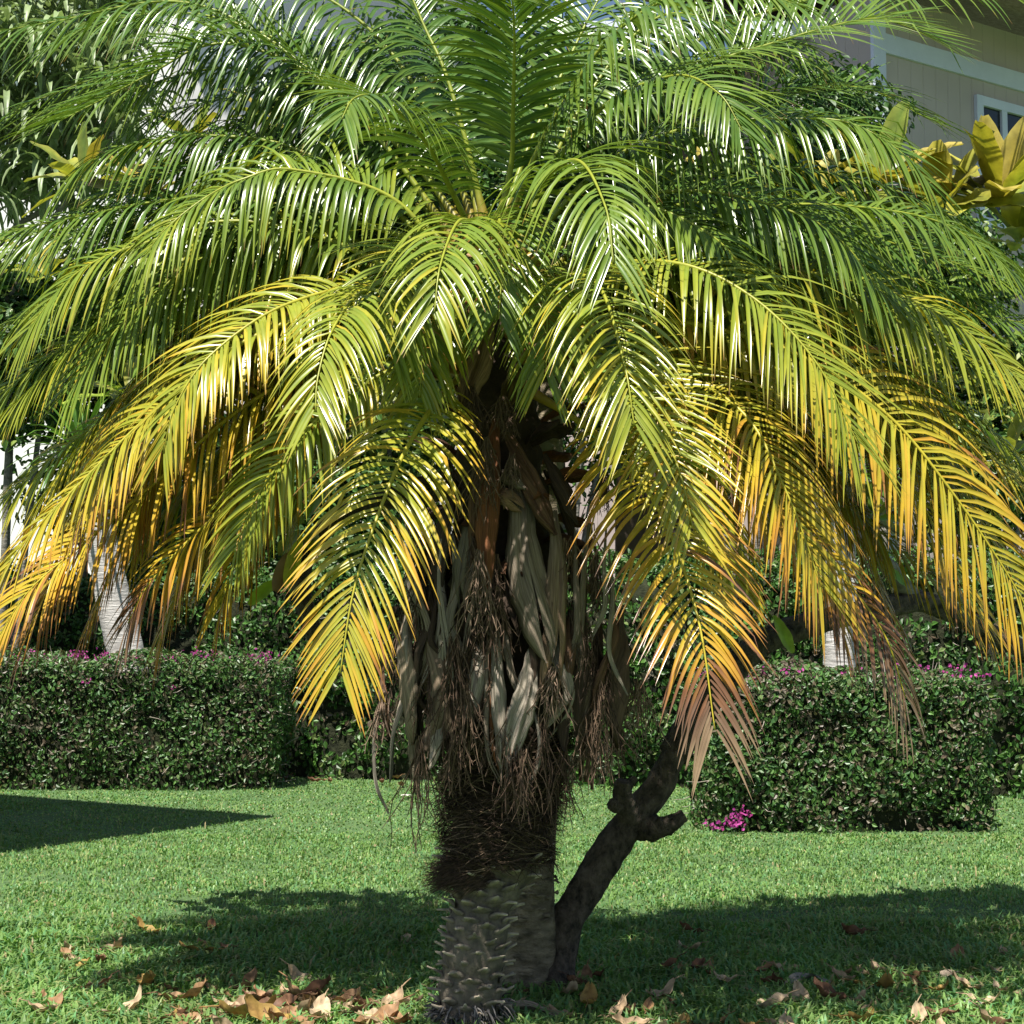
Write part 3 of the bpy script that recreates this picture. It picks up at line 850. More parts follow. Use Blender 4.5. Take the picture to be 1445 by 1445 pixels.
GREY = (0.28, 0.245, 0.20); LGREY = (0.42, 0.39, 0.345); BROWN = (0.17, 0.10, 0.06); RUST = (0.25, 0.105, 0.045); DK = (0.075, 0.052, 0.037); TAN = (0.36, 0.24, 0.15)
SP = [
    ([(690, 452, -.28), (676, 500, -.32), (660, 548, -.34), (652, 575, -.33)], .105, TAN, dict(label='pale brown spathe standing up below the fronds')),
    ([(700, 590, -.2), (694, 640, -.25), (686, 760, -.3), (688, 842, -.3)], .085, RUST, dict(label='rusty brown pointed spathe')),
    ([(672, 640, -.2), (668, 700, -.24), (672, 800, -.27), (680, 838, -.27)], .06, BROWN, {}),
    ([(716, 612, -.2), (745, 665, -.24), (768, 715, -.27), (784, 755, -.27)], .09, BROWN, {}),
    ([(738, 680, -.22), (744, 780, -.28), (764, 880, -.32), (776, 935, -.32)], .15, GREY, dict(cup=.7, gap=.15, label='broad weathered grey spathe')),
    ([(784, 720, -.2), (792, 800, -.25), (788, 910, -.29), (776, 985, -.29)], .10, GREY, dict(tipcol=TAN)),
    ([(664, 720, -.2), (655, 770, -.25), (648, 820, -.27), (652, 858, -.26)], .08, (0.2, 0.19, 0.15), {}),
    ([(598, 830, -.12), (598, 900, -.2), (610, 980, -.24), (604, 1060, -.22)], .21, (0.24, 0.19, 0.145), dict(cup=.7, gap=0, prof=.6, label='wide grey brown leaf sheath hanging on the left')),
    ([(570, 870, -.1), (563, 930, -.17), (572, 1010, -.2), (582, 1050, -.18)], .13, (0.30, 0.25, 0.19), dict(gap=0)),
    ([(614, 1000, -.22), (612, 1040, -.25), (606, 1085, -.25)], .06, LGREY, {}),
    ([(670, 900, -.25), (672, 945, -.29), (664, 990, -.3), (654, 1014, -.29)], .085, LGREY, dict(prof=.4)),
    ([(700, 880, -.26), (702, 960, -.31), (708, 1050, -.33), (712, 1098, -.31)], .055, LGREY, dict(tipcol=(0.36, 0.33, 0.29))),
    ([(697, 890, -.25), (694, 970, -.3), (700, 1060, -.31), (708, 1085, -.3)], .035, RUST, {}),
    ([(752, 915, -.27), (746, 975, -.31), (730, 1030, -.33), (718, 1072, -.32)], .095, LGREY, dict(cup=.35, prof=.5, label='pale flattened spathe')),
    ([(708, 870, -.25), (722, 950, -.29), (738, 990, -.3)], .03, GREY, {}),
    ([(750, 990, -.28), (762, 1040, -.3), (758, 1085, -.3), (742, 1110, -.29)], .018, LGREY, {}),
    ([(622, 760, -.25), (619, 830, -.28), (630, 920, -.3), (634, 965, -.3)], .022, LGREY, dict(cup=.2, prof=.3)),
    ([(688, 900, -.27), (686, 980, -.31), (688, 1060, -.32), (706, 1105, -.31)], .018, GREY, {}),
    ([(690, 690, -.2), (712, 700, -.26), (738, 720, -.27)], .07, TAN, {}),
    ([(690, 665, -.2), (715, 672, -.25), (742, 690, -.26)], .05, GREY, {}),
    ([(850, 870, -.05), (846, 930, -.12), (832, 1000, -.15), (815, 1060, -.14)], .095, BROWN, dict(tipcol=GREY)),
    ([(882, 860, .0), (884, 930, -.05), (878, 1000, -.08), (872, 1055, -.08)], .2, (0.13, 0.088, 0.065), dict(gap=0, prof=.5)),
    ([(862, 850, -.1), (872, 900, -.14), (850, 960, -.17), (836, 1000, -.17)], .06, BROWN, {}),
    ([(815, 820, -.12), (826, 900, -.17), (822, 990, -.2), (812, 1040, -.19)], .08, DK, {}),
    ([(530, 1010, -.1), (526, 1060, -.12), (530, 1110, -.13), (548, 1148, -.13)], .035, (0.25, 0.24, 0.21), dict(cup=.2, label='thin grey strip curling loose on the left')),
    ([(540, 930, -.05), (535, 980, -.08), (548, 1040, -.1)], .06, BROWN, {}),
    ([(640, 860, -.2), (632, 930, -.25), (640, 1000, -.27), (650, 1050, -.26)], .07, DK, {}),
    ([(790, 940, -.2), (800, 1000, -.23), (796, 1060, -.24)], .07, DK, {}),
    ([(735, 800, -.2), (715, 850, -.26), (728, 900, -.27)], .06, DK, {}),
    ([(770, 640, -.15), (800, 690, -.2), (815, 740, -.2)], .08, DK, {}),
    ([(640, 690, -.15), (622, 740, -.2), (612, 800, -.2), (616, 850, -.19)], .09, DK, {}),
]
for k, (pp, w, c, kw) in enumerate(SP):
    spathe([at(x, y, PY + dz) for x, y, dz in pp], w, c, twist=random.uniform(-.4, .4), **kw)
for k in range(26):   # narrow torn strips between the wide bracts
    x = random.uniform(560, 880); y = random.uniform(690, 900); dz = -.28 + .00002 * (x - 715) ** 2 * .3
    ln_ = random.uniform(110, 240)
    spathe([at(x, y, PY + dz + .06), at(x + random.uniform(-10, 10), y + ln_ * .35, PY + dz), at(x + random.uniform(-18, 18), y + ln_ * .7, PY + dz - .02), at(x + random.uniform(-30, 30), y + ln_, PY + dz)],
           random.uniform(.018, .06), random.choice((DK, DK, BROWN, GREY, LGREY)), twist=random.uniform(-1, 1), prof=.5)
for k in range(16):   # the far and inner side of the skirt
    a = R(-20 + 220 * (k + random.random()) / 16)
    z0 = random.uniform(1.35, 1.9)
    c, r = core(z0)
    o_ = Vector((math.cos(a), math.sin(a), 0))
    p0 = c + o_ * r * 0.95
    pp = [p0, p0 + o_ * .08 - Z * .15, p0 + o_ * .14 - Z * .38, p0 + o_ * .12 - Z * random.uniform(.5, .7)]
    spathe(pp, random.uniform(.06, .14), random.choice((GREY, BROWN, DK, DK)), twist=random.uniform(-.4, .4))

# old leaf bases (boots) between the living stalks and the skirt
for k in range(30):
    a = k * R(137.5)
    z0 = 1.5 + 0.75 * k / 30
    c, r = core(z0)
    o_ = Vector((math.cos(a), math.sin(a), 0))
    p0 = c + o_ * r * 0.8
    up = lerp(-0.1, 0.9, k / 30)
    pp = [p0, p0 + o_ * .08 + Z * (.07 * up + .02), p0 + o_ * .13 + Z * (.13 * up), p0 + o_ * .19 + Z * (.2 * up - .03)]
    col = random.choice(((0.20, 0.09, 0.03), (0.12, 0.06, 0.03), (0.07, 0.045, 0.03), (0.2, 0.13, 0.05)))
    spathe(pp, random.uniform(.05, .09), col, cup=.9, name='leaf_base', facing=Vector((o_.x * .4, o_.y * .4, 1)).normalized())


def panicle(p, ln, w, n, col, name='fruit_stalk', out=Vector((0, -1, 0))):
    mb = MB()
    for i in range(n):
        q = p + Vector((random.uniform(-w, w) * .3, random.uniform(-w, w) * .3, random.uniform(-.12, .04) * ln))
        pts = [q.copy()]
        d = Vector((random.uniform(-1, 1) * w, random.uniform(-1, 1) * w, -ln * random.uniform(.5, .9)))
        l_ = ln * random.uniform(0.55, 1.05)
        dd = d.normalized()
        for j in range(7):
            dd = (dd + Vector((random.uniform(-.35, .35), random.uniform(-.35, .35), -0.18))).normalized()
            q = q + dd * (l_ / 7)
            pts.append(q.copy())
        k = random.uniform(.65, 1.3)
        mb.tube(pts, [0.0024, 0.0023, 0.0022, 0.002, 0.002, 0.0018, 0.0016, 0.001], 3, tuple(x * k for x in col), cap=False)
        for j in range(2, 7):        # little side twigs
            if random.random() < .75:
                a_ = pts[j]
                mb.tube([a_, a_ + Vector((random.uniform(-.02, .02), random.uniform(-.02, .02), -random.uniform(.004, .03)))], [0.0016, 0.0009], 3, tuple(x * k for x in col), cap=False)
    return mb.build(name, M_panicle, palm)


PAN = [((640, 900, -.3), .42, .05, 34), ((655, 960, -.3), .32, .05, 26), ((592, 1040, -.22), .36, .03, 22), ((725, 1040, -.3), .26, .07, 34), ((738, 1060, -.33), .22, .05, 22),
       ((845, 960, -.16), .36, .05, 34), ((832, 1010, -.18), .25, .05, 22), ((782, 940, -.3), .22, .06, 28), ((872, 1000, -.08), .22, .05, 22), ((664, 545, -.36), .2, .05, 26),
       ((708, 560, -.28), .13, .05, 26), ((722, 580, -.28), .1, .04, 18), ((686, 620, -.3), .26, .035, 34), ((676, 780, -.32), .34, .05, 34), ((700, 830, -.3), .3, .06, 28),
       ((800, 760, -.2), .24, .07, 30), ((812, 850, -.18), .3, .06, 28), ((795, 1050, -.18), .28, .035, 24), ((612, 930, -.22), .3, .05, 26), ((545, 970, -.1), .22, .05, 22),
       ((720, 1000, -.3), .2, .05, 22), ((690, 950, -.28), .25, .06, 26), ((765, 1010, -.28), .25, .05, 24), ((640, 1040, -.24), .2, .05, 22), ((900, 960, .0), .25, .06, 22)]
for (x, y, dz), ln, w, n in PAN:
    panicle(at(x, y, PY + dz), ln, w, n, random.choice(((0.14, 0.10, 0.072), (0.10, 0.068, 0.05), (0.2, 0.15, 0.115))))
for k in range(26):
    x = random.uniform(560, 890); y = random.uniform(640, 1010)
    panicle(at(x, y, PY - .27 + .000008 * (x - 715) ** 2), random.uniform(.14, .34), random.uniform(.03, .07), 26, random.choice(((0.10, 0.07, 0.05), (0.06, 0.042, 0.03), (0.14, 0.105, 0.08))))
for k in range(9):
    a = R(10 + 160 * k / 8)
    c, r = core(1.5)
    panicle(c + Vector((math.cos(a), math.sin(a), 0)) * (r + .12) + Z * random.uniform(-.25, .25), .35, .05, 16, (0.17, 0.12, 0.09))


# ------------------------------------------------------------------ leaf builders
def broad_leaf(mb, p, d, up, L, Wd, cbase, cedge, bend=0.5, fold=0.25, seg=8, m_=5, wave=0.05, rs=random):
    """a large simple leaf from p along d; up = upper-side hint"""
    d = d.normalized()
    S = d.cross(up)
    if S.length < .05: S = d.orthogonal()
    S.normalize()
    vs, cols = [], []
    q = p.copy()
    sd = rs.uniform(0, 50)
    for j in range(seg + 1):
        s = j / seg
        U = S.cross(d).normalized()
        w = Wd * (math.sin(math.pi * min(1, (s * 0.93 + 0.03)) ** 0.85) ** 0.8)
        if m_ == 5:
            w = Wd * math.sin(math.pi * min(1, s * 0.94 + 0.025) ** 1.12) ** .62
        w = max(w, 0.004)
        for k in range(m_):
            u = k / (m_ - 1) * 2 - 1
            wv = wave * Wd * math.sin(s * 16 + sd) * abs(u)
            vs.append(q + S * (u * w * .5) + U * (abs(u) * w * .5 * fold + wv))
            e = abs(u)
            veins = 0.5 + 0.5 * math.sin(s * 34 + e * 5)
            tt = min(1, max(0, e * 0.75 + 0.3 * veins - 0.15))
            cols.append(tuple(cbase[i] * (1 - tt) + cedge[i] * tt for i in range(3)))
        q = q + d * (L / seg)
        d = (d - Z * (bend * (0.3 + s) / seg * 1.6)).normalized()
        S = (S - d * S.dot(d)).normalized()
    fs = [(j * m_ + k, j * m_ + k + 1, (j + 1) * m_ + k + 1, (j + 1) * m_ + k) for j in range(seg) for k in range(m_ - 1)]
    mb.add(vs, fs, cols)


CROTON = [((0.20, 0.22, 0.03), (0.46, 0.42, 0.07)), ((0.15, 0.20, 0.03), (0.40, 0.38, 0.07)), ((0.26, 0.25, 0.03), (0.52, 0.44, 0.08)), ((0.12, 0.18, 0.03), (0.27, 0.30, 0.05)), ((0.34, 0.27, 0.04), (0.56, 0.46, 0.12)), ((0.18, 0.22, 0.03), (0.44, 0.40, 0.07))]
GREENL = [((0.12, 0.24, 0.03), (0.24, 0.36, 0.05)), ((0.22, 0.33, 0.04), (0.36, 0.44, 0.06))]


def rosette(parent, p, n, L, Wd, pal, axis=Z, spread=(25, 95), name='leaf_cluster', bend=.6):
    mb = MB()
    for i in range(n):
        a = i * R(137.5) + random.uniform(-.3, .3)
        el = R(lerp(spread[0], spread[1], (i + .5) / n) + random.uniform(-8, 8))
        A = axis.normalized(); B = A.orthogonal().normalized(); C = A.cross(B)
        d = A * math.cos(el) + (B * math.cos(a) + C * math.sin(a)) * math.sin(el)
        cb, ce = random.choice(pal)
        k = random.uniform(.8, 1.2)
        broad_leaf(mb, p + d * .03, d, A, L * random.uniform(.7, 1.15), Wd * random.uniform(.8, 1.15), tuple(x * k for x in cb), tuple(x * k for x in ce), bend=bend * random.uniform(.5, 1.4))
    return mb.build(name, M_bigleaf, parent)


def limb(parent, pts, r0, r1, mat, name='branch', n=10, jit=.25):
    P, L = catmull(pts, 44)
    mb = MB()
    mb.tube(P, [lerp(r0, r1, i / 43) for i in range(44)], n + 6, jitter=jit, rnd=random.uniform(0, 30))
    return mb.build(name, mat, parent)


# ------------------------------------------------------------------ broad-leaved tree right behind the palm
bt = empty('broadleaf_tree', tuple(ground(752, 1392)))
tag(bt, 'broad-leaved tree with one upright trunk and one dark leaning trunk right behind the palm', 'tree')
YB = bt.location.y
b0 = ground(742, 1392); b0.z = -.05
P, L = catmull([b0, at(749, 1340, YB), at(754, 1250, YB), at(759, 1130, YB + .03), at(762, 950, YB + .1), at(770, 700, YB + .2), at(778, 480, YB + .3)], 40)
mb = MB()
mb.tube(P, [0.118 if i < 2 else (0.098 if i < 5 else lerp(.086, .06, i / 39)) for i in range(40)], 18, jitter=.22, rnd=4)
for i in range(90):   # flaking bark scales near the foot
    a = random.uniform(0, 2 * math.pi); z = random.uniform(0.0, .42)
    q = P[0].lerp(P[6], min(1, z / .8)); q.z = z
    o_ = Vector((math.cos(a), math.sin(a), 0)); s_ = Vector((-math.sin(a), math.cos(a), 0))
    c = q + o_ * .098
    w, h = random.uniform(.015, .04), random.uniform(.005, .011)
    mb.add([c - s_ * w, c - Z * h + o_ * .012, c + s_ * w, c + Z * h + o_ * .01, c + o_ * .018], [(0, 1, 4), (1, 2, 4), (2, 3, 4), (3, 0, 4)])
mb.build('trunk', M_bark, bt)
l0 = ground(788, 1400); l0.z = -.06
t2 = limb(bt, [l0, at(782, 1360, YB + .02), at(800, 1300, YB + .03), at(848, 1220, YB + .05), at(893, 1155, YB + .06), at(925, 1115, YB + .08), at(955, 1058, YB + .1)], .078, .05, M_darkbark, 'trunk', 16)
t2['label'] = 'dark leaning trunk with sawn stubs'
limb(bt, [at(895, 1160, YB + .05), at(882, 1135, YB), at(877, 1115, YB - .02), at(880, 1102, YB - .03)], .055, .028, M_darkbark, 'branch_stub')
limb(bt, [at(882, 1135, YB), at(870, 1138, YB - .03), at(862, 1134, YB - .05)], .034, .02, M_darkbark, 'branch_stub')
limb(bt, [at(882, 1120, YB), at(890, 1105, YB + .02), at(897, 1098, YB + .03)], .02, .012, M_darkbark, 'branch_stub')
limb(bt, [at(905, 1165, YB + .06), at(930, 1168, YB + .02), at(950, 1160, YB), at(966, 1150, YB)], .056, .022, M_darkbark, 'branch_stub')
limb(bt, [at(950, 1065, YB + .1), at(1000, 985, YB + .2), at(1066, 915, YB + .35), at(1150, 878, YB + .5), at(1230, 862, YB + .65), at(1300, 845, YB + .8)], .062, .045, M_darkbark)
limb(bt, [at(1290, 848, YB + .8), at(1262, 810, YB + .7), at(1240, 782, YB + .65), at(1225, 740, YB + .6)], .04, .03, M_greybark)
limb(bt, [at(1290, 846, YB + .8), at(1340, 862, YB + .9), at(1400, 895, YB + 1.0), at(1470, 925, YB + 1.1), at(1540, 920, YB + 1.2)], .045, .04, M_darkbark)
limb(bt, [at(770, 720, YB + .2), at(640, 690, YB + .3), at(500, 720, YB + .4), at(440, 770, YB + .4), at(425, 830, YB + .35), at(445, 900, YB + .3)], .05, .035, M_darkbark)
limb(bt, [at(772, 640, YB + .2), at(600, 450, YB + .3), at(420, 330, YB + .5), at(250, 280, YB + .6), at(120, 255, YB + .66)], .05, .02, M_greybark)
limb(bt, [at(776, 560, YB + .25), at(900, 420, YB + .3), at(1050, 320, YB + .45), at(1220, 280, YB + .6), at(1330, 270, YB + .64), at(1400, 250, YB + .64)], .05, .02, M_greybark)
limb(bt, [at(776, 520, YB + .3), at(680, 400, YB + .4), at(600, 320, YB + .4)], .03, .018, M_greybark)
for (x, y, dz, n, L, Wd, ax) in [(1405, 275, 2.1, 20, .44, .125, (.1, -.5, 1)), (1330, 290, 1.9, 11, .36, .12, (-.4, -.4, .8)), (1240, 255, 2.0, 14, .32, .11, (0, -.4, 1)), (1160, 265, 1.8, 10, .26, .09, (0, -.2, 1)),
                                 (1070, 275, 1.6, 12, .27, .09, (0, -.2, 1)), (960, 250, 1.5, 9, .26, .09, (0, -.2, 1)), (120, 245, 2.2, 10, .3, .10, (-.3, -.3, 1)), (205, 265, 2.0, 11, .28, .10, (0, -.3, 1)),
                                 (270, 190, 2.1, 8, .26, .09, (0, -.3, 1)), (385, 160, 2.0, 8, .26, .09, (0, -.3, 1)), (575, 285, 1.3, 13, .26, .09, (0, -.3, 1)), (500, 300, 1.5, 9, .26, .09, (0, -.3, 1)),
                                 (1440, 330, 2.1, 9, .26, .09, (0, -.3, 1)), (60, 380, 2.0, 9, .26, .09, (0, -.3, 1)), (330, 300, 1.9, 9, .26, .09, (0, -.2, 1))]:
    o = rosette(bt, at(x, y + 15, YB + dz * .3), n, L * (1.05 if x > 1150 else .85), Wd * (1.12 if x > 1150 else .9), CROTON, Vector(ax))
for (x, y, dz, n, L, ax) in [(1225, 735, .6, 9, .26, (0, -.4, 1)), (1300, 560, .8, 9, .26, (0, -.4, 1)), (430, 740, .4, 7, .22, (-.3, -.4, .2)), (600, 600, .6, 10, .26, (0, -.2, 1)),
                             (860, 560, .8, 12, .26, (0, -.2, 1)), (330, 520, 1.0, 10, .26, (0, -.3, 1)), (180, 560, 1.2, 10, .26, (0, -.3, 1)), (1420, 650, 1.2, 10, .26, (0, -.2, 1)), (1120, 480, 1.2, 12, .26, (0, -.2, 1))]:
    rosette(bt, at(x, y, YB + dz * .6), n, L * .85, .08, GREENL + CROTON[:2], Vector(ax))
# single hanging leaves that show below the fronds
mb = MB(); broad_leaf(mb, at(425, 755, YB + .2), Vector((-.25, -.2, -1)), Vector((0, -1, .2)), .22, .06, (0.6, 0.6, 0.08), (0.7, 0.66, 0.1), bend=.1); mb.build('leaf', M_bigleaf, bt)['label'] = 'yellow hanging leaf beside the dark branch'
mb = MB(); broad_leaf(mb, at(418, 770, YB + .22), Vector((-.45, -.2, -1)), Vector((0, -1, .2)), .2, .07, (0.26, 0.15, 0.1), (0.3, 0.18, 0.12), bend=.1); mb.build('leaf', M_bigleaf, bt)['label'] = 'brown withered leaf'
mb = MB(); broad_leaf(mb, at(394, 818, YB + .25), Vector((-1, -.2, -.75)), Vector((0, -1, .5)), .155, .058, (0.30, 0.44, 0.05), (0.38, 0.5, 0.07), bend=.3); mb.build('leaf', M_bigleaf, bt)['label'] = 'small bright green leaf'
mb = MB(); broad_leaf(mb, at(1092, 868, YB + .3), Vector((.45, -.3, -1)), Vector((.3, -1, .2)), .17, .056, (0.32, 0.48, 0.07), (0.44, 0.56, 0.1), bend=.1); mb.build('leaf', M_bigleaf, bt)
mb = MB(); broad_leaf(mb, at(1228, 792, YB + .3), Vector((1, -.3, -.55)), Vector((0, -.6, 1)), .17, .06, (0.16, 0.32, 0.04), (0.26, 0.4, 0.05), bend=.5); mb.build('leaf', M_bigleaf, bt)
mb = MB(); broad_leaf(mb, at(1215, 735, YB + .4), Vector((1, -.3, .1)), Vector((0, -.6, 1)), .2, .07, (0.2, 0.36, 0.05), (0.36, 0.46, 0.07), bend=.5); mb.build('leaf', M_bigleaf, bt)


# ------------------------------------------------------------------ hedges
def leaf_cards(C, Nrm, size, cols, rng_, aspect=0.55):
    """folded four-point leaves; C (N,3), Nrm (N,3)"""
    N = len(C)
    r = rng_.normal(size=(N, 3))
    nn = Nrm + 0.75 * r * np.array([1, 1, .8])
    nn /= np.linalg.norm(nn, axis=1)[:, None]
    t = rng_.normal(size=(N, 3)) + np.array([0, 0, -.4])
    t -= nn * (t * nn).sum(1)[:, None]
    t /= np.linalg.norm(t, axis=1)[:, None]
    s = np.cross(nn, t)
    L = (size * rng_.uniform(.65, 1.25, N))[:, None]
    P = np.zeros((N, 6, 3))
    P[:, 0] = C - t * L * .5
    P[:, 1] = C - t * L * .12 - s * L * aspect * .5 + nn * L * .10
    P[:, 2] = C + t * L * .2 - s * L * aspect * .42 + nn * L * .09
    P[:, 3] = C + t * L * .5 - nn * L * .08
    P[:, 4] = C + t * L * .2 + s * L * aspect * .42 + nn * L * .09
    P[:, 5] = C - t * L * .12 + s * L * aspect * .5 + nn * L * .10
    return P, [(0, 5, 4, 3), (0, 3, 2, 1)], np.repeat(cols[:, None, :], 6, 1)


def hedge_mesh(parent, cx, cy, hx, hy, h, rot, n, size, pal, bulge=0.10, flowers=(), name='foliage', rnd=0.18, seed=0, twig=60):
    """rounded-box hedge: solid dark core standing for shaded inner twigs, leaf cards on and just under its surface"""
    rg = np.random.default_rng(seed + 40)
    ca, sa = math.cos(rot), math.sin(rot)

    def surf(k):
        # pick faces by area: front, back, left, right, top
        A = np.array([2 * hx * h, 2 * hx * h, 2 * hy * h, 2 * hy * h, 4 * hx * hy]); A = A * np.array([1.25, .5, 1, 1, 1.1])
        f = rg.choice(5, size=k, p=A / A.sum())
        u = rg.uniform(-1, 1, k); v = rg.uniform(0, 1, k)
        P = np.zeros((k, 3)); N = np.zeros((k, 3))
        for i, (nx, ny, nz) in enumerate([(0, -1, 0), (0, 1, 0), (-1, 0, 0), (1, 0, 0), (0, 0, 1)]):
            m_ = f == i
            if i < 2:
                P[m_] = np.stack([u[m_] * hx, np.full(m_.sum(), ny * hy), v[m_] * h], 1)
            elif i < 4:
                P[m_] = np.stack([np.full(m_.sum(), nx * hx), u[m_] * hy, v[m_] * h], 1)
            else:
                P[m_] = np.stack([u[m_] * hx, (v[m_] * 2 - 1) * hy, np.full(m_.sum(), h)], 1)
            N[m_] = (nx, ny, nz)
        # round the upright and top edges
        q = P.copy()
        lim = np.array([hx - rnd, hy - rnd, h - rnd])
        c = np.clip(q, np.array([-lim[0], -lim[1], -1]), lim)
        d = q - c
        ln = np.linalg.norm(d, axis=1)
        m_ = ln > 1e-6
        q[m_] = c[m_] + d[m_] / ln[m_][:, None] * np.minimum(ln[m_], rnd)[:, None]
        N[m_] = d[m_] / ln[m_][:, None]
        return q, N

    P, N = surf(n)
    nz = np.array([mnoise.noise((float(p[0]) * 2.2 + seed * 3, float(p[1]) * 2.2, float(p[2]) * 2.2)) + .5 * mnoise.noise((float(p[0]) * 6, float(p[1]) * 6 + seed, float(p[2]) * 6)) for p in P])
    depth = rg.random(n) ** 2.0 * .13
    P = P + N * (nz * bulge - depth)[:, None]
    P[:, 2] = np.maximum(P[:, 2], .015)
    pal = np.array(pal)
    ci = rg.integers(0, len(pal), n)
    c = pal[ci] * rg.uniform(.7, 1.25, n)[:, None]
    dn = np.array([mnoise.noise((float(p[0]) * 1.7 + 9, float(p[1]) * 1.7, float(p[2]) * 2.6 + seed)) for p in P])
    br = np.array([(0.14, 0.115, 0.08), (0.10, 0.075, 0.05), (0.17, 0.15, 0.11)])[rg.integers(0, 3, n)]
    c = np.where((rg.random(n) < np.clip((dn - .16) * 1.2, 0, .4))[:, None], br, c)
    keep = rg.random(n) > np.clip((dn - .2) * 1.3, 0, .45) + np.where(P[:, 2] < .16, .45 * (dn > -.15), 0)
    P, N, c = P[keep], N[keep], c[keep]; n = len(P)
    RM = np.array([[ca, -sa, 0], [sa, ca, 0], [0, 0, 1]])
    Pw = P @ RM.T + np.array([cx, cy, 0]); Nw = N @ RM.T
    V, F, Cc = leaf_cards(Pw, Nw, size, c, rg)
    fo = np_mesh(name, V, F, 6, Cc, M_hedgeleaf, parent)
    # solid core, coloured dark for the shade among inner twigs
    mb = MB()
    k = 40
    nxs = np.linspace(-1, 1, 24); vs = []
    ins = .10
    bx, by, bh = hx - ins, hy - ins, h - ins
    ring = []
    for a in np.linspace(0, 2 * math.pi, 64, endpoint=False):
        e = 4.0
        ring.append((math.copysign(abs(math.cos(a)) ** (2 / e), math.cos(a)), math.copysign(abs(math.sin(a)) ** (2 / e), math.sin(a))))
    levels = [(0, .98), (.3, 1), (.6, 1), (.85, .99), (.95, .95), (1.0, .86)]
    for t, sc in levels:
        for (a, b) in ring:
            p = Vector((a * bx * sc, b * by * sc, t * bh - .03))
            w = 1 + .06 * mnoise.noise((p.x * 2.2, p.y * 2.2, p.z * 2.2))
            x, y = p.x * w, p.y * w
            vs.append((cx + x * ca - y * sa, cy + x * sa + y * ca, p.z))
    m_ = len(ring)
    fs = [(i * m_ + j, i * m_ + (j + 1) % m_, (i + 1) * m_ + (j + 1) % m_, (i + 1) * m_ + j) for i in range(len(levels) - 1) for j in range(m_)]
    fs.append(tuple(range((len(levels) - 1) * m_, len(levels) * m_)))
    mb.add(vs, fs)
    mb.build('shade_core', M_core, parent)
    # bare twigs poking out at the surface
    tb = MB()
    Pt, Nt = surf(twig)
    for p, nn in zip(Pt, Nt):
        p = Vector(p); nn = Vector(nn)
        if p.z < .05: p.z = .05
        d = (nn + Vector((random.uniform(-1, 1), random.uniform(-1, 1), random.uniform(-.6, 1)))).normalized()
        q0 = p - nn * .06; q1 = q0 + d * random.uniform(.06, .18)
        w_ = lambda s_: Vector((cx + s_.x * ca - s_.y * sa, cy + s_.x * sa + s_.y * ca, s_.z))
        mid = q0.lerp(q1, .5) + Vector((random.uniform(-.02, .02),) * 3)
        tb.tube([w_(q0), w_(mid), w_(q1)], [.004, .003, .0015], 4, cap=False)
    tb.build('bare_twig_tangle', M_twig, parent)['kind'] = 'stuff'
    # flower clusters
    for (fx, fz, fy, cnt, rad) in flowers:
        kk = cnt
        off = rg.normal(size=(kk, 3)) * np.array([rad, rad * .6, rad * .45])
        cc = np.array([fx, fy, fz])[None] + off
        cw = cc @ RM.T + np.array([cx, cy, 0])
        col = np.array([(0.38, 0.05, 0.22), (0.5, 0.09, 0.33), (0.28, 0.035, 0.2)])[rg.integers(0, 3, kk)] * rg.uniform(.8, 1.2, kk)[:, None]
        V, F, Cc = leaf_cards(cw, np.tile(np.array([0, -.5, .6]), (kk, 1)), .026, col, rg, aspect=.8)
        np_mesh('flower_cluster', V, F, 6, Cc, M_flower, parent)['kind'] = 'stuff'
    return fo


HP = [(0.044, 0.105, 0.024), (0.056, 0.13, 0.028), (0.078, 0.165, 0.035), (0.046, 0.112, 0.034), (0.10, 0.15, 0.05), (0.12, 0.10, 0.06)]
IV = [(0.040, 0.105, 0.018), (0.055, 0.14, 0.024), (0.075, 0.17, 0.03), (0.045, 0.115, 0.024), (0.12, 0.17, 0.05), (0.035, 0.085, 0.02)]

# left hedge
lh_front = ground(385, 1116).y
lw = 2.2
lx1 = ground(392, 1116).x
lh = empty('clipped_hedge', (lx1 - lw, lh_front + .55, 0))
tag(lh, 'low clipped box-shaped hedge with pink flowers on top, left of the palm', 'hedge', 'clipped hedges at the edge of the lawn')
LH = 1.13
fl = [(lw * random.uniform(-.6, .95), LH + random.uniform(-.03, .03), random.uniform(-.5, .0), random.randint(9, 22), .05) for _ in range(26)]
fl += [(.55, LH - .2, -.56, 7, .025), (1.3, LH - .25, -.56, 6, .025)]
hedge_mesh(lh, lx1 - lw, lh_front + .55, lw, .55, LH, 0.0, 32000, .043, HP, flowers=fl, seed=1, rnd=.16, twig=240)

# right hedge
rh_front = ground(1200, 1176).y
rx0 = ground(985, 1168).x; rx1 = at(1412, 1100, rh_front).x
rh = empty('clipped_hedge', ((rx0 + rx1) / 2, rh_front + .55, 0))
tag(rh, 'low clipped box-shaped hedge under the brown frond tips, right of the palm', 'hedge', 'clipped hedges at the edge of the lawn')
RW = (rx1 - rx0) / 2
RH = 1.06
fl = [(RW * random.uniform(-.9, .95), RH + random.uniform(-.04, .03), random.uniform(-.5, .3), random.randint(8, 18), .045) for _ in range(22)]
fl += [(-RW + .05, .06, -.58, 26, .035), (-RW + .18, .09, -.6, 46, .045), (-RW + .22, .14, -.58, 30, .04)]
hedge_mesh(rh, (rx0 + rx1) / 2, rh_front + .55, RW, .55, RH, 0.03, 24000, .043, HP, flowers=fl, seed=2, rnd=.2, twig=160)

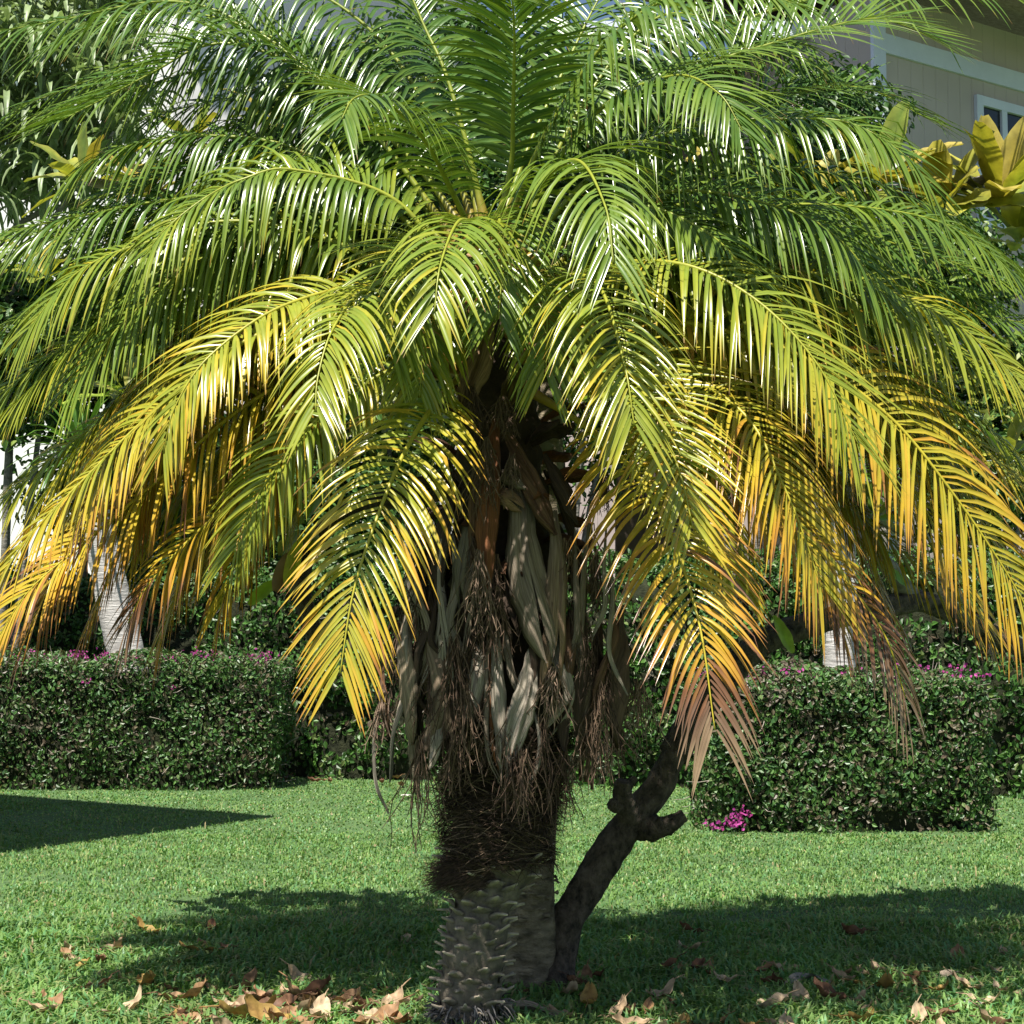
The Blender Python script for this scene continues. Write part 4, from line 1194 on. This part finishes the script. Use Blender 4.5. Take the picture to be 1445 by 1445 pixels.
# tall ivy-covered hedge behind both
ih = empty('ivy_hedge', (0, 15.3, 0))
tag(ih, 'tall leafy green hedge running behind the two clipped hedges', 'hedge')
x0, y0, x1, y1 = -6.0, 16.6, 6.2, 12.75
rot = math.atan2(y1 - y0, x1 - x0)
hl = math.hypot(x1 - x0, y1 - y0) / 2
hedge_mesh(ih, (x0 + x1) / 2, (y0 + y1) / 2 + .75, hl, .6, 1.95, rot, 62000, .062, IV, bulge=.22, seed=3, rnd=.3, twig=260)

# dry leaf litter and tufts at the hedge foot
mb = MB()
tc_ = empty('dry_grass_tuft', tuple(ground(422, 1085)))
tag(tc_, 'pale dry grass tuft at the foot of the green hedge beside the left hedge', 'grass tuft')
for i in range(160):
    p = tc_.location + Vector((random.gauss(0, .07), random.gauss(0, .05), .25 + random.uniform(0, .08)))
    strand(mb, p, Vector((random.uniform(-.6, .6), random.uniform(-.8, .2), random.uniform(-.5, .3))), random.uniform(.15, .32), .006, (0.42, 0.37, 0.27), wig=.15)
for i in range(60):
    p = tc_.location + Vector((random.gauss(0, .05), random.gauss(0, .05), 0))
    strand(mb, p, Vector((random.uniform(-.4, .4), random.uniform(-.4, .2), 1)), random.uniform(.2, .36), .006, (0.34, 0.31, 0.2), wig=.1, grav=.1)
mb.build('blade_clump', M_fibre, tc_)


# ------------------------------------------------------------------ pale trunks standing behind the clipped hedges
def pale_tree(px0, py0, px1, py1, Y, r, label, top):
    b = at(px0, py0, Y); t = at(px1, py1, Y)
    g0 = b + (b - t).normalized() * ((b.z + .05) / max(.1, (t - b).normalized().z))
    e = empty('pale_trunk_tree', (g0.x, g0.y, 0))
    tag(e, label, 'tree', 'pale trunks behind the clipped hedges')
    T = b + (t - b).normalized() * top
    limb(e, [g0, b, t, T], r * 1.15, r * .8, M_palebark, 'trunk', 16, .12)
    mb = MB()
    for i in range(60):
        a = i * R(137.5); el = R(lerp(15, 125, i / 60))
        d = Vector((math.cos(a) * math.sin(el), math.sin(a) * math.sin(el), math.cos(el)))
        k = random.uniform(.7, 1.3)
        broad_leaf(mb, T + d * .04, d, Z, random.uniform(.5, .8), .05, (0.06 * k, 0.14 * k, 0.025), (0.09 * k, 0.19 * k, 0.03), bend=1.0, seg=6, m_=3)
    mb.build('crown', M_bigleaf, e)
    return e


pale_tree(178, 925, 160, 845, 15.0, .16, 'pale grey leaning trunk behind the left clipped hedge', 1.9)
pale_tree(1186, 945, 1186, 860, 12.55, .13, 'pale grey trunk behind the right clipped hedge under the brown frond tips', 1.5)

# ------------------------------------------------------------------ weeping strap-leaved tree top left
WY = 15.6
wb = at(-75, 900, WY); wb.z = 0
wt = empty('weeping_tree', tuple(wb))
tag(wt, 'tall grey-green tree with hanging strap leaves, at the left edge', 'tree')
limb(wt, [wb - Z * .05, wb + Vector((.05, 0, 2)), wb + Vector((.0, 0, 4)), wb + Vector((.15, 0, 5.6)), wb + Vector((.2, .1, 7.2))], .17, .06, M_greybark, 'trunk', 12)
heads = []
for k in range(150):
    hx_, hy_ = random.uniform(-90, 215), random.uniform(-110, 290)
    if hx_ > 120 and hy_ > 190: continue
    if 30 < hx_ < 100 and hy_ < 15 and random.random() < .8: continue
    heads.append(at(hx_, hy_, WY + random.uniform(-1.0, .8)))
for k in range(9):
    h_ = heads[k * 7 % len(heads)]
    q = wb + Vector((.05, 0, random.uniform(3.5, 5.8)))
    limb(wt, [q, q.lerp(h_, .5) + Z * .2, h_], .045, .015, M_greybark, 'branch', 8)
for gi in range(6):
    mb = MB()
    for h_ in heads[gi::6]:
        for i in range(20):
            a = random.uniform(0, 2 * math.pi); el = R(random.uniform(15, 120))
            d = Vector((math.cos(a) * math.sin(el), math.sin(a) * math.sin(el), math.cos(el)))
            k = random.uniform(.7, 1.3)
            broad_leaf(mb, h_ + Vector((random.gauss(0, .08), random.gauss(0, .08), random.gauss(0, .08))), d, Z, random.uniform(.35, .62), random.uniform(.04, .075), (0.20 * k, 0.27 * k, 0.125 * k), (0.28 * k, 0.35 * k, 0.17 * k), bend=2.6, seg=7, m_=3, fold=.5)
    mb.build('crown', M_strap, wt)


# ------------------------------------------------------------------ dense shrubs that fill the gap between hedge and houses
def bush(name, label, c, rad, n, size, pal, seed, group=None, aspect=.5):
    rg = np.random.default_rng(seed)
    e = empty(name, (c[0], c[1], 0))
    tag(e, label, 'shrub', group)
    u = rg.normal(size=(n, 3)); u /= np.linalg.norm(u, axis=1)[:, None]
    r = rg.random(n) ** .33
    lump = np.array([1 + .35 * mnoise.noise((float(a[0]) * 2 + seed, float(a[1]) * 2, float(a[2]) * 2)) for a in u])
    P = np.array(c)[None] + u * (r * lump)[:, None] * np.array(rad)[None]
    P[:, 2] = np.maximum(P[:, 2], .05)
    pal = np.array(pal)
    col = pal[rg.integers(0, len(pal), n)] * rg.uniform(.7, 1.25, n)[:, None]
    V, F, C = leaf_cards(P, u + np.array([0, 0, .5]), size, col, rg, aspect)
    np_mesh('foliage', V, F, 6, C, M_hedgeleaf, e)
    for k in range(4):
        a = k * 1.7
        limb(e, [(c[0] + .05 * math.cos(a), c[1] + .05 * math.sin(a), -.05), (c[0] + .2 * math.cos(a), c[1] + .2 * math.sin(a), c[2] * .5), (c[0] + rad[0] * .5 * math.cos(a), c[1] + rad[1] * .5 * math.sin(a), c[2])], .05, .02, M_greybark, 'stem', 6)
    return e


def bush_px(px, py, Y, rx, rz, n, size, pal, seed, label):
    p = at(px, py, Y)
    return bush('leafy_shrub', label, (p.x, p.y, p.z), (rx, .8, rz), n, size, pal, seed, 'shrubs behind the tall hedge')


YG = [(0.16, 0.22, 0.04), (0.24, 0.28, 0.05), (0.10, 0.17, 0.03), (0.30, 0.30, 0.05)]
DG = [(0.035, 0.085, 0.02), (0.05, 0.115, 0.025), (0.07, 0.15, 0.03)]
bush_px(1250, 380, 15.5, 1.3, .75, 9000, .10, DG + YG[:1], 5, 'dark leafy shrub in front of the grey house wall on the right')
bush_px(1400, 620, 15.8, 1.2, 1.2, 8000, .11, YG + DG, 6, 'yellow-green shrub at the right edge behind the tall hedge')
bush_px(1050, 480, 17.0, 1.4, 1.7, 8000, .11, DG + YG[:2], 7, 'green shrub between the palm crown and the grey house')
bush_px(800, 420, 17.2, 1.7, 2.2, 12000, .11, DG, 8, 'large dark shrub directly behind the palm crown')
bush_px(530, 560, 17.2, 1.2, 1.3, 8000, .11, DG + YG, 9, 'green shrub behind the palm in front of the white house')
bush_px(150, 470, 17.0, 1.1, 1.0, 7000, .11, DG + YG, 10, 'green shrub at the foot of the white house under the weeping tree')

bush_px(1165, 190, 15.6, .75, .7, 5000, .09, DG, 13, 'small-leaved dark tree top in front of the house corner')
bush_px(10, 500, 15.6, .8, .9, 6000, .11, DG + YG[:1], 14, 'dark shrub at the left edge below the hanging strap leaves')
bush_px(420, 330, 17.3, 1.3, 1.0, 8000, .11, DG + YG[:1], 15, 'tall green shrub against the white house wall, left of the palm crown')
bush_px(690, 190, 18.0, 1.9, 1.7, 9000, .12, DG, 16, 'dark tree top between the two houses, straight behind the palm')
bush_px(250, 690, 17.0, 1.5, 1.0, 9000, .11, DG + YG[:1], 11, 'dark green shrub behind the pale leaning trunk')
bush_px(480, 760, 16.9, 1.2, .8, 6000, .11, DG, 12, 'dark green shrub in the gap between left hedge and palm skirt')
# ------------------------------------------------------------------ houses
DR = Vector((0.83, 0.56, 0)).normalized()      # direction of the walls that recede to the right
DN = Vector((0.56, -0.83, 0)).normalized()     # their outward normal


def wall_quad(mb, a, b, z0, z1, th=.2, nrm=None):
    """upright slab from a to b (ground points), thickness th behind"""
    a = Vector(a); b = Vector(b)
    n = nrm
    L = (b - a).length
    vs = [Vector((a.x, a.y, z0)), Vector((b.x, b.y, z0)), Vector((b.x, b.y, z1)), Vector((a.x, a.y, z1))]
    vs += [v - n * th for v in vs]
    uv = [(0, 0), (L, 0), (L, z1 - z0), (0, z1 - z0)] * 2
    mb.add(vs, [(0, 1, 2, 3), (5, 4, 7, 6), (1, 5, 6, 2), (4, 0, 3, 7), (3, 2, 6, 7), (4, 5, 1, 0)], (1, 1, 1), uv)


# white house, left
hw = at(232, 900, 18.5); hw.z = 0
wh = empty('white_house', tuple(hw))
tag(wh, 'white stucco house behind the palm fronds on the left', 'house')
HTOP = 11.0
mb = MB()
DL = Vector((-.83 * .67, .745, 0)).normalized()
DL = Vector((-0.56, 0.83, 0))
eR = hw + DR * 4.2
eL = hw + DL * 7
wall_quad(mb, hw, eR, -.1, HTOP, nrm=DN)
wall_quad(mb, eL, hw + DL * .2, -.1, HTOP, nrm=-DR)
bk = eR + DL * 7
wall_quad(mb, eR + DL * .2, bk, -.1, HTOP, nrm=DR)
mb.build('wall', M_white, wh, smooth=False)
mb = MB()
c4 = [hw + DN * 1.0 - DR * 1.0, eR + DN * 1.0 + DR * 1.0, bk - DN * 1.0 + DR * 1.0, eL - DN * 1.0 - DR * 1.0]
ctr = sum((Vector(v) for v in c4), Vector()) / 4
vs = [Vector((v.x, v.y, HTOP)) for v in c4] + [Vector((v.x, v.y, HTOP + .22)) for v in c4] + [Vector((ctr.x, ctr.y, HTOP + 1.6))]
mb.add(vs, [(3, 2, 1, 0), (0, 1, 5, 4), (1, 2, 6, 5), (2, 3, 7, 6), (3, 0, 4, 7), (4, 5, 8), (5, 6, 8), (6, 7, 8), (7, 4, 8)])
mb.build('roof', M_shingle, wh, smooth=False)
mb = MB()
z_ = at(480, 57, (hw + DR * 1.9).y).z
wall_quad(mb, hw + DN * .023, eR + DN * .023, z_ - .05, z_, th=.02, nrm=DN)
mb.build('wall_batten', M_trim, wh, smooth=False)

# grey house, right
g0 = at(1245, 900, 17.5); g0.z = 0
gh = empty('grey_house', tuple(g0))
tag(gh, 'grey board-sided house with pale trim behind the palm fronds on the right', 'house')
GT = 8.35
mb = MB()
g1 = g0 + DR * 9
wall_quad(mb, g0, g1, -.1, GT, nrm=DN)
gb = g0 - DN * 6
wall_quad(mb, gb, g0 - DN * .2, -.1, GT, nrm=-DR)
mb.build('wall', M_siding, gh, smooth=False)
ti = 1.3
# the trim board, its height taken at two photographed points of the wall
def on_wall(px):
    u = (px - W / 2) / FPX
    # g0 + DR t : x = u*y (approximately, roll-free camera)
    t = (u * g0.y - g0.x) / (DR.x - u * DR.y)
    return g0 + DR * t
q = on_wall(1400)
zt, zb = at(1400, 88, q.y).z, at(1400, 114, q.y).z
mb = MB(); wall_quad(mb, g0 + DN * .035 + DR * .17, g1 + DN * .035, zb, zt, th=.034, nrm=DN); mb.build('belt_board', M_trim, gh, smooth=False)
mb = MB(); wall_quad(mb, g0 + DN * .05 - DR * .03, g0 + DN * .05 + DR * .16, -.1, GT, th=.048, nrm=DN); mb.build('corner_board', M_trim, gh, smooth=False)
# window
wq = on_wall(1398); wtop = at(1384, 150, wq.y).z
win0 = wq; win1 = wq + DR * 1.9
mb = MB()
hh = 1.3
fw = .11
wall_quad(mb, win0 - DR * fw + DN * .05, win1 + DR * fw + DN * .05, wtop, wtop + fw, th=.048, nrm=DN)
wall_quad(mb, win0 - DR * fw + DN * .05, win1 + DR * fw + DN * .05, wtop - hh - fw, wtop - hh, th=.048, nrm=DN)
wall_quad(mb, win0 - DR * fw + DN * .048, win0 + DN * .048, wtop - hh, wtop, th=.046, nrm=DN)
wall_quad(mb, win1 + DN * .048, win1 + DR * fw + DN * .048, wtop - hh, wtop, th=.046, nrm=DN)
wm = win0 + DR * .32
wall_quad(mb, wm + DN * .046, wm + DR * .09 + DN * .046, wtop - hh, wtop, th=.042, nrm=DN)
wf = mb.build('window', M_trim, gh, smooth=False)
mb = MB(); wall_quad(mb, win0 + DN * .012, win1 + DN * .012, wtop - hh, wtop, th=.01, nrm=DN)
o = mb.build('pane', M_glass, gh, smooth=False); o.parent = wf
# main roof with deep eaves
mb = MB()
ov = 1.25
a_, b_ = g0 + DN * ov - DR * .5, g1 + DN * ov + DR * .5
c_, d_ = g1 - DN * 6 + DR * .5, g0 - DN * 6 - DR * .5
vs = [Vector((a_.x, a_.y, GT - .1)), Vector((b_.x, b_.y, GT - .1)), Vector((c_.x, c_.y, GT + 2.2)), Vector((d_.x, d_.y, GT + 2.2))]
vs += [v + Z * .2 for v in vs]
mb.add(vs, [(3, 2, 1, 0), (4, 5, 6, 7), (0, 1, 5, 4), (1, 2, 6, 5), (2, 3, 7, 6), (3, 0, 4, 7)])
mb.build('roof', M_shingle, gh, smooth=False)
# low wing facing the viewer
wy = 19.3
wl, wr = at(870, 900, wy).x, at(1262, 900, wy).x
ez = at(1040, 48, wy - 1.0).z
mb = MB()
wall_quad(mb, Vector((wl, wy, 0)), Vector((wr, wy, 0)), -.1, ez + .05, nrm=Vector((0, -1, 0)))
mb.build('wing_wall', M_shadewall, gh, smooth=False)
mb = MB()
vs = [Vector((wl - .4, wy - 1.0, ez)), Vector((wr, wy - 1.0, ez)), Vector((wr, wy + 4, ez + 1.9)), Vector((wl - .4, wy + 4, ez + 1.9))]
vs += [v + Z * .12 for v in vs]
mb.add(vs, [(3, 2, 1, 0), (4, 5, 6, 7), (0, 1, 5, 4), (1, 2, 6, 5), (2, 3, 7, 6), (3, 0, 4, 7)])
mb.build('wing_roof', M_shingle, gh, smooth=False)
mb = MB()
mb.box((wl - .4, wy - 1.06, ez - .06), (wr, wy - 1.003, ez + .13))
mb.build('gutter', M_trim, gh, smooth=False)

# invented building, out of view at left, added to throw the wedge of shade
hgt = 6.2
sh = ground(393, 1152)
k = hgt / sun_to.z
cn = sh + Vector((sun_to.x * k, sun_to.y * k, 0))
e1 = (ground(0, 1205) - sh); e1.z = 0; e1.normalize()
e2 = Vector((-e1.y, e1.x, 0))
if e2.x > 0: e2 = -e2
nb = empty('added_shade_building', (cn.x, cn.y, 0))
tag(nb, 'unseen flat-roofed white building added outside the left edge to shade the lawn', 'building')
mb = MB()
r4 = [cn, cn + e1 * 3.2, cn + e1 * 3.2 + e2 * 5, cn + e2 * 5]
vs = [Vector((v.x, v.y, hgt - .2)) for v in r4] + [Vector((v.x, v.y, hgt)) for v in r4]
mb.add(vs, [(0, 1, 2, 3), (7, 6, 5, 4), (0, 4, 5, 1), (1, 5, 6, 2), (2, 6, 7, 3), (3, 7, 4, 0)])
mb.build('roof', M_trim, nb, smooth=False)
mb = MB()
i4 = [cn + (e1 + e2) * .5, cn + e1 * 2.7 + e2 * .5, cn + e1 * 2.7 + e2 * 4.5, cn + e1 * .5 + e2 * 4.5]
vs = [Vector((v.x, v.y, -.1)) for v in i4] + [Vector((v.x, v.y, hgt - .203)) for v in i4]
mb.add(vs, [(0, 1, 5, 4), (1, 2, 6, 5), (2, 3, 7, 6), (3, 0, 4, 7)])
mb.build('wall', M_white, nb, smooth=False)


# ------------------------------------------------------------------ fallen leaves on the lawn
DRY = [((0.32, 0.22, 0.13), (0.40, 0.29, 0.18)), ((0.23, 0.13, 0.065), (0.30, 0.18, 0.09)), ((0.12, 0.06, 0.035), (0.17, 0.09, 0.05)), ((0.40, 0.29, 0.18), (0.48, 0.37, 0.24)), ((0.25, 0.15, 0.05), (0.36, 0.24, 0.07))]
DRYN = ['tan', 'brown', 'dark brown', 'pale buff', 'ochre']


def fallen_proto(k):
    """one curled dry leaf with its short stem, lying round the origin"""
    rs = random.Random(k * 13 + 1)
    mb = MB()
    L = .13; Wd = rs.uniform(.05, .075)
    cb, ce = DRY[k % 5]
    n, m_ = 10, 7
    vs, cols = [], []
    cu = rs.uniform(.6, 1.8); cl = rs.uniform(.3, 1.3); tw = rs.uniform(-.7, .7)
    for j in range(n + 1):
        s = j / n
        ang = (s - .5) * cu
        x = math.sin(ang) / cu * L
        zc = (1 - math.cos(ang)) / cu * L * 1.3
        w = Wd * max(.03, math.sin(math.pi * (s * .96 + .02)) ** .7)
        for q in range(m_):
            u = q / (m_ - 1) * 2 - 1
            a2 = u * cl
            y = math.sin(a2) / cl * w * .5
            z2 = (1 - math.cos(a2)) / cl * w * .7 + .006 * math.sin(s * 14 + u * 3 + k)
            t_ = tw * (s - .5)
            y, z2 = y * math.cos(t_) - z2 * math.sin(t_), y * math.sin(t_) + z2 * math.cos(t_)
            vs.append((x, y, zc + z2 + .006))
            e = abs(u) * .8 + .2 * rs.random()
            cols.append(tuple(cb[i] * (1 - e) + ce[i] * e for i in range(3)))
    fs = [(j * m_ + q, j * m_ + q + 1, (j + 1) * m_ + q + 1, (j + 1) * m_ + q) for j in range(n) for q in range(m_ - 1)]
    mb.add(vs, fs, cols)
    p0 = Vector(vs[3]); mb.tube([p0, p0 + Vector((-.02, .002, .002)), p0 + Vector((-.04, .006, .004))], [.002, .0018, .0015], 5, cb)
    zmin = min(v[2] for v in mb.v)
    mb.v = [(a, b, c - zmin) for a, b, c in mb.v]
    return mb


protos = [fallen_proto(k).build('fallen_leaf', M_dryleaf) for k in range(10)]
used = set()


def put_leaf(px, py, k, sc=1.0, label=None, group=None, rz=None, tilt=None, lift=.02):
    if k in used:
        o = protos[k].copy(); COL.objects.link(o)
    else:
        o = protos[k]; used.add(k)
    g_ = ground(px, py)
    o.location = (g_.x, g_.y, lift)
    o.rotation_euler = (random.uniform(-.45, .45) if tilt is None else tilt, random.uniform(-.45, .45), random.uniform(0, 6.28) if rz is None else rz)
    o.scale = (sc, sc, sc)
    o['label'] = label; o['category'] = 'fallen leaf'; o['group'] = group
    return o


GL = 'fallen leaves heaped on the grass left of the palm trunk'
GR_ = 'fallen leaves scattered in the shade right of the trunks'
GN = 'fallen leaves lying singly on the lawn at the far left'
SINGLE = [(205, 1323, 4, 1.1, 'ochre curled leaf standing in the edge of the shadow, farthest back on the left'), (160, 1350, 0, 1.2, 'long tan leaf lying on sunlit grass left of the ochre leaf pair'),
          (278, 1352, 9, 1.3, 'large ochre leaf in the shadow edge behind the tan pieces'), (138, 1403, 7, 1.0, 'dark brown hooked leaf standing up on sunlit grass'), (73, 1430, 6, 1.1, 'brown leaf near the bottom left corner'),
          (180, 1437, 3, 1.4, 'broad pale buff leaf at the bottom edge on the left'), (210, 1400, 4, 1.2, 'yellow ochre leaf with a brown leaf beside it in the lower left'), (300, 1318, 2, .8, 'small dark brown leaf in the shade behind the ochre leaves'),
          (575, 1336, 8, .8, 'small pale leaf upright in the deep shade left of the palm trunk'), (95, 1362, 5, .8, 'small tan leaf on bright grass at the left'), (1205, 1328, 2, 1.2, 'dark brown leaf lying farthest back in the shade on the right'),
          (975, 1322, 7, 1.0, 'dark leaf at the shadow edge right of the leaning trunk'), (972, 1348, 3, .9, 'pale buff leaf standing in the shade right of the leaning trunk'), (1350, 1362, 6, 1.3, 'long brown leaf near the right edge with a tan one behind'),
          (1420, 1360, 5, 1.1, 'tan leaf lying flat at the right edge'), (1190, 1392, 0, 1.0, 'curled tan leaf upright right of the grey sheath'), (1230, 1402, 9, 1.1, 'yellowish leaf lying right of the upright tan leaf'),
          (1090, 1432, 8, 1.2, 'broad pale leaf near the bottom edge right of centre'), (425, 1392, 3, 1.1, 'pale pointed leaf leaning against the heap left of the trunk'), (565, 1112, 1, 1.2, 'orange brown leaf by the hedge behind the palm')]
for (x, y, k, sc, lb) in SINGLE:
    put_leaf(x, y, k, sc, lb, 'fallen leaves with a place of their own')
# the heap left of the trunk
for i in range(58):
    x = random.gauss(430, 120); y = random.gauss(1440, 20)
    if x > 600 or x < 250: x = random.uniform(330, 560)
    k = random.choice((0, 3, 1, 5, 8, 1, 6, 4, 2, 0, 7))
    put_leaf(x, max(1396, min(1475, y)), k, random.choice((.6, .8, 1, 1.2, 1.5)) * random.uniform(.85, 1.15), 'dry curled %s leaf in the sunlit heap left of the trunk' % DRYN[k % 5], GL + ', ' + DRYN[k % 5], lift=random.uniform(-.005, .03))
for i in range(62):
    x = random.uniform(790, 1450); y = random.uniform(1372, 1470)
    k = random.choice((2, 7, 1, 6, 0, 5, 4, 3, 2))
    put_leaf(x, y, k, random.uniform(.55, 1.2), 'dry %s leaf in the dappled shade right of the trunks' % DRYN[k % 5], GR_ + ', ' + DRYN[k % 5], lift=random.uniform(.008, .035))
for i in range(26):
    x = random.uniform(20, 340); y = random.uniform(1345, 1455)
    k = random.choice((1, 6, 0, 5, 9, 2))
    put_leaf(x, y, k, random.uniform(.5, 1.0), 'small dry %s leaf on the grass at the lower left' % DRYN[k % 5], GN + ', ' + DRYN[k % 5], lift=random.uniform(.005, .03))
for i in range(16):
    x = random.uniform(400, 600); y = random.uniform(1092, 1110)
    put_leaf(x, y, random.choice((1, 6, 2)), random.uniform(.7, 1.2), 'dry brown leaf along the foot of the far hedge', 'dry leaves along the foot of the far hedge')

for i in range(46):
    x = random.uniform(240, 615); y = random.uniform(1400, 1452)
    k = random.choice((0, 3, 1, 5, 6, 1, 2, 7))
    put_leaf(x, y, k, random.uniform(.45, .85), 'dry curled %s leaf in the sunlit heap left of the trunk' % DRYN[k % 5], GL + ', ' + DRYN[k % 5], lift=random.uniform(0, .02))
for i in range(44):
    x = random.choice((random.gauss(640, 130), random.uniform(800, 1440))); y = random.uniform(1385, 1455)
    k = random.choice((1, 2, 6, 7, 0, 5))
    put_leaf(x, y, k, random.uniform(.22, .5), 'small broken bit of %s leaf on the grass along the bottom edge' % DRYN[k % 5], 'broken leaf bits on the lawn, ' + DRYN[k % 5], lift=.015)

# fallen pale sheaths
def fallen_sheath(pxs, w, label, col):
    pp = [ground(*p_) + Z * h_ for p_, h_ in pxs]
    P, L = catmull(pp, 16)
    mb = MB(); m_ = 7
    vs, cols, uvs = [], [], []
    for i, p_ in enumerate(P):
        s = i / 15
        T = (P[min(i + 1, 15)] - P[max(i - 1, 0)]).normalized(); S = T.cross(Z).normalized()
        ww = w * max(.05, math.sin(math.pi * (s * .94 + .03)) ** .55)
        for q in range(m_):
            u = q / (m_ - 1) * 2 - 1
            vs.append(p_ + S * u * ww * .5 + Z * (.22 * ww * u * u + .006 + .006 * math.sin(s * 9 + u * 2))); cols.append(col); uvs.append((u, s * 2))
    mb.add(vs, [(i * m_ + q, i * m_ + q + 1, (i + 1) * m_ + q + 1, (i + 1) * m_ + q) for i in range(15) for q in range(m_ - 1)], cols, uvs)
    o = mb.build('fallen_sheath', M_spathe)
    tag(o, label, 'palm sheath')
    return o


fallen_sheath([((690, 1430), .012), ((740, 1434), .02), ((795, 1443), .01)], .07, 'pale dry palm sheath lying right of the palm trunk at the bottom edge', (0.5, 0.44, 0.36))
fallen_sheath([((1105, 1399), .01), ((1140, 1392), .03), ((1172, 1394), .01)], .055, 'grey dry palm sheath in the shade among leaves, right of the leaning trunk', (0.4, 0.39, 0.36))
fallen_sheath([((1310, 1389), .01), ((1350, 1387), .025), ((1382, 1390), .01)], .05, 'pale buff palm sheath in the shade near the right edge', (0.5, 0.43, 0.35))
fallen_sheath([((1358, 1427), .01), ((1380, 1425), .02), ((1395, 1428), .01)], .05, 'small bluish white scrap at the bottom right', (0.42, 0.45, 0.5))

# fallen white blossom behind the palm
e = empty('white_blossom', tuple(ground(573, 1128)))
tag(e, 'small white fallen flower on the grass left of the palm near the hedge', 'flower')
for k in range(5):
    a = k * 1.2566
    mb = MB(); broad_leaf(mb, e.location + Z * .03, Vector((math.cos(a), math.sin(a), .25)), Z, .05, .034, (0.8, 0.78, 0.66), (0.82, 0.82, 0.8), bend=.6, seg=5, m_=3)
    mb.build('petal', M_flower, e)

for o in bpy.data.objects:
    if o.type == 'MESH':
        o.visible_shadow = True
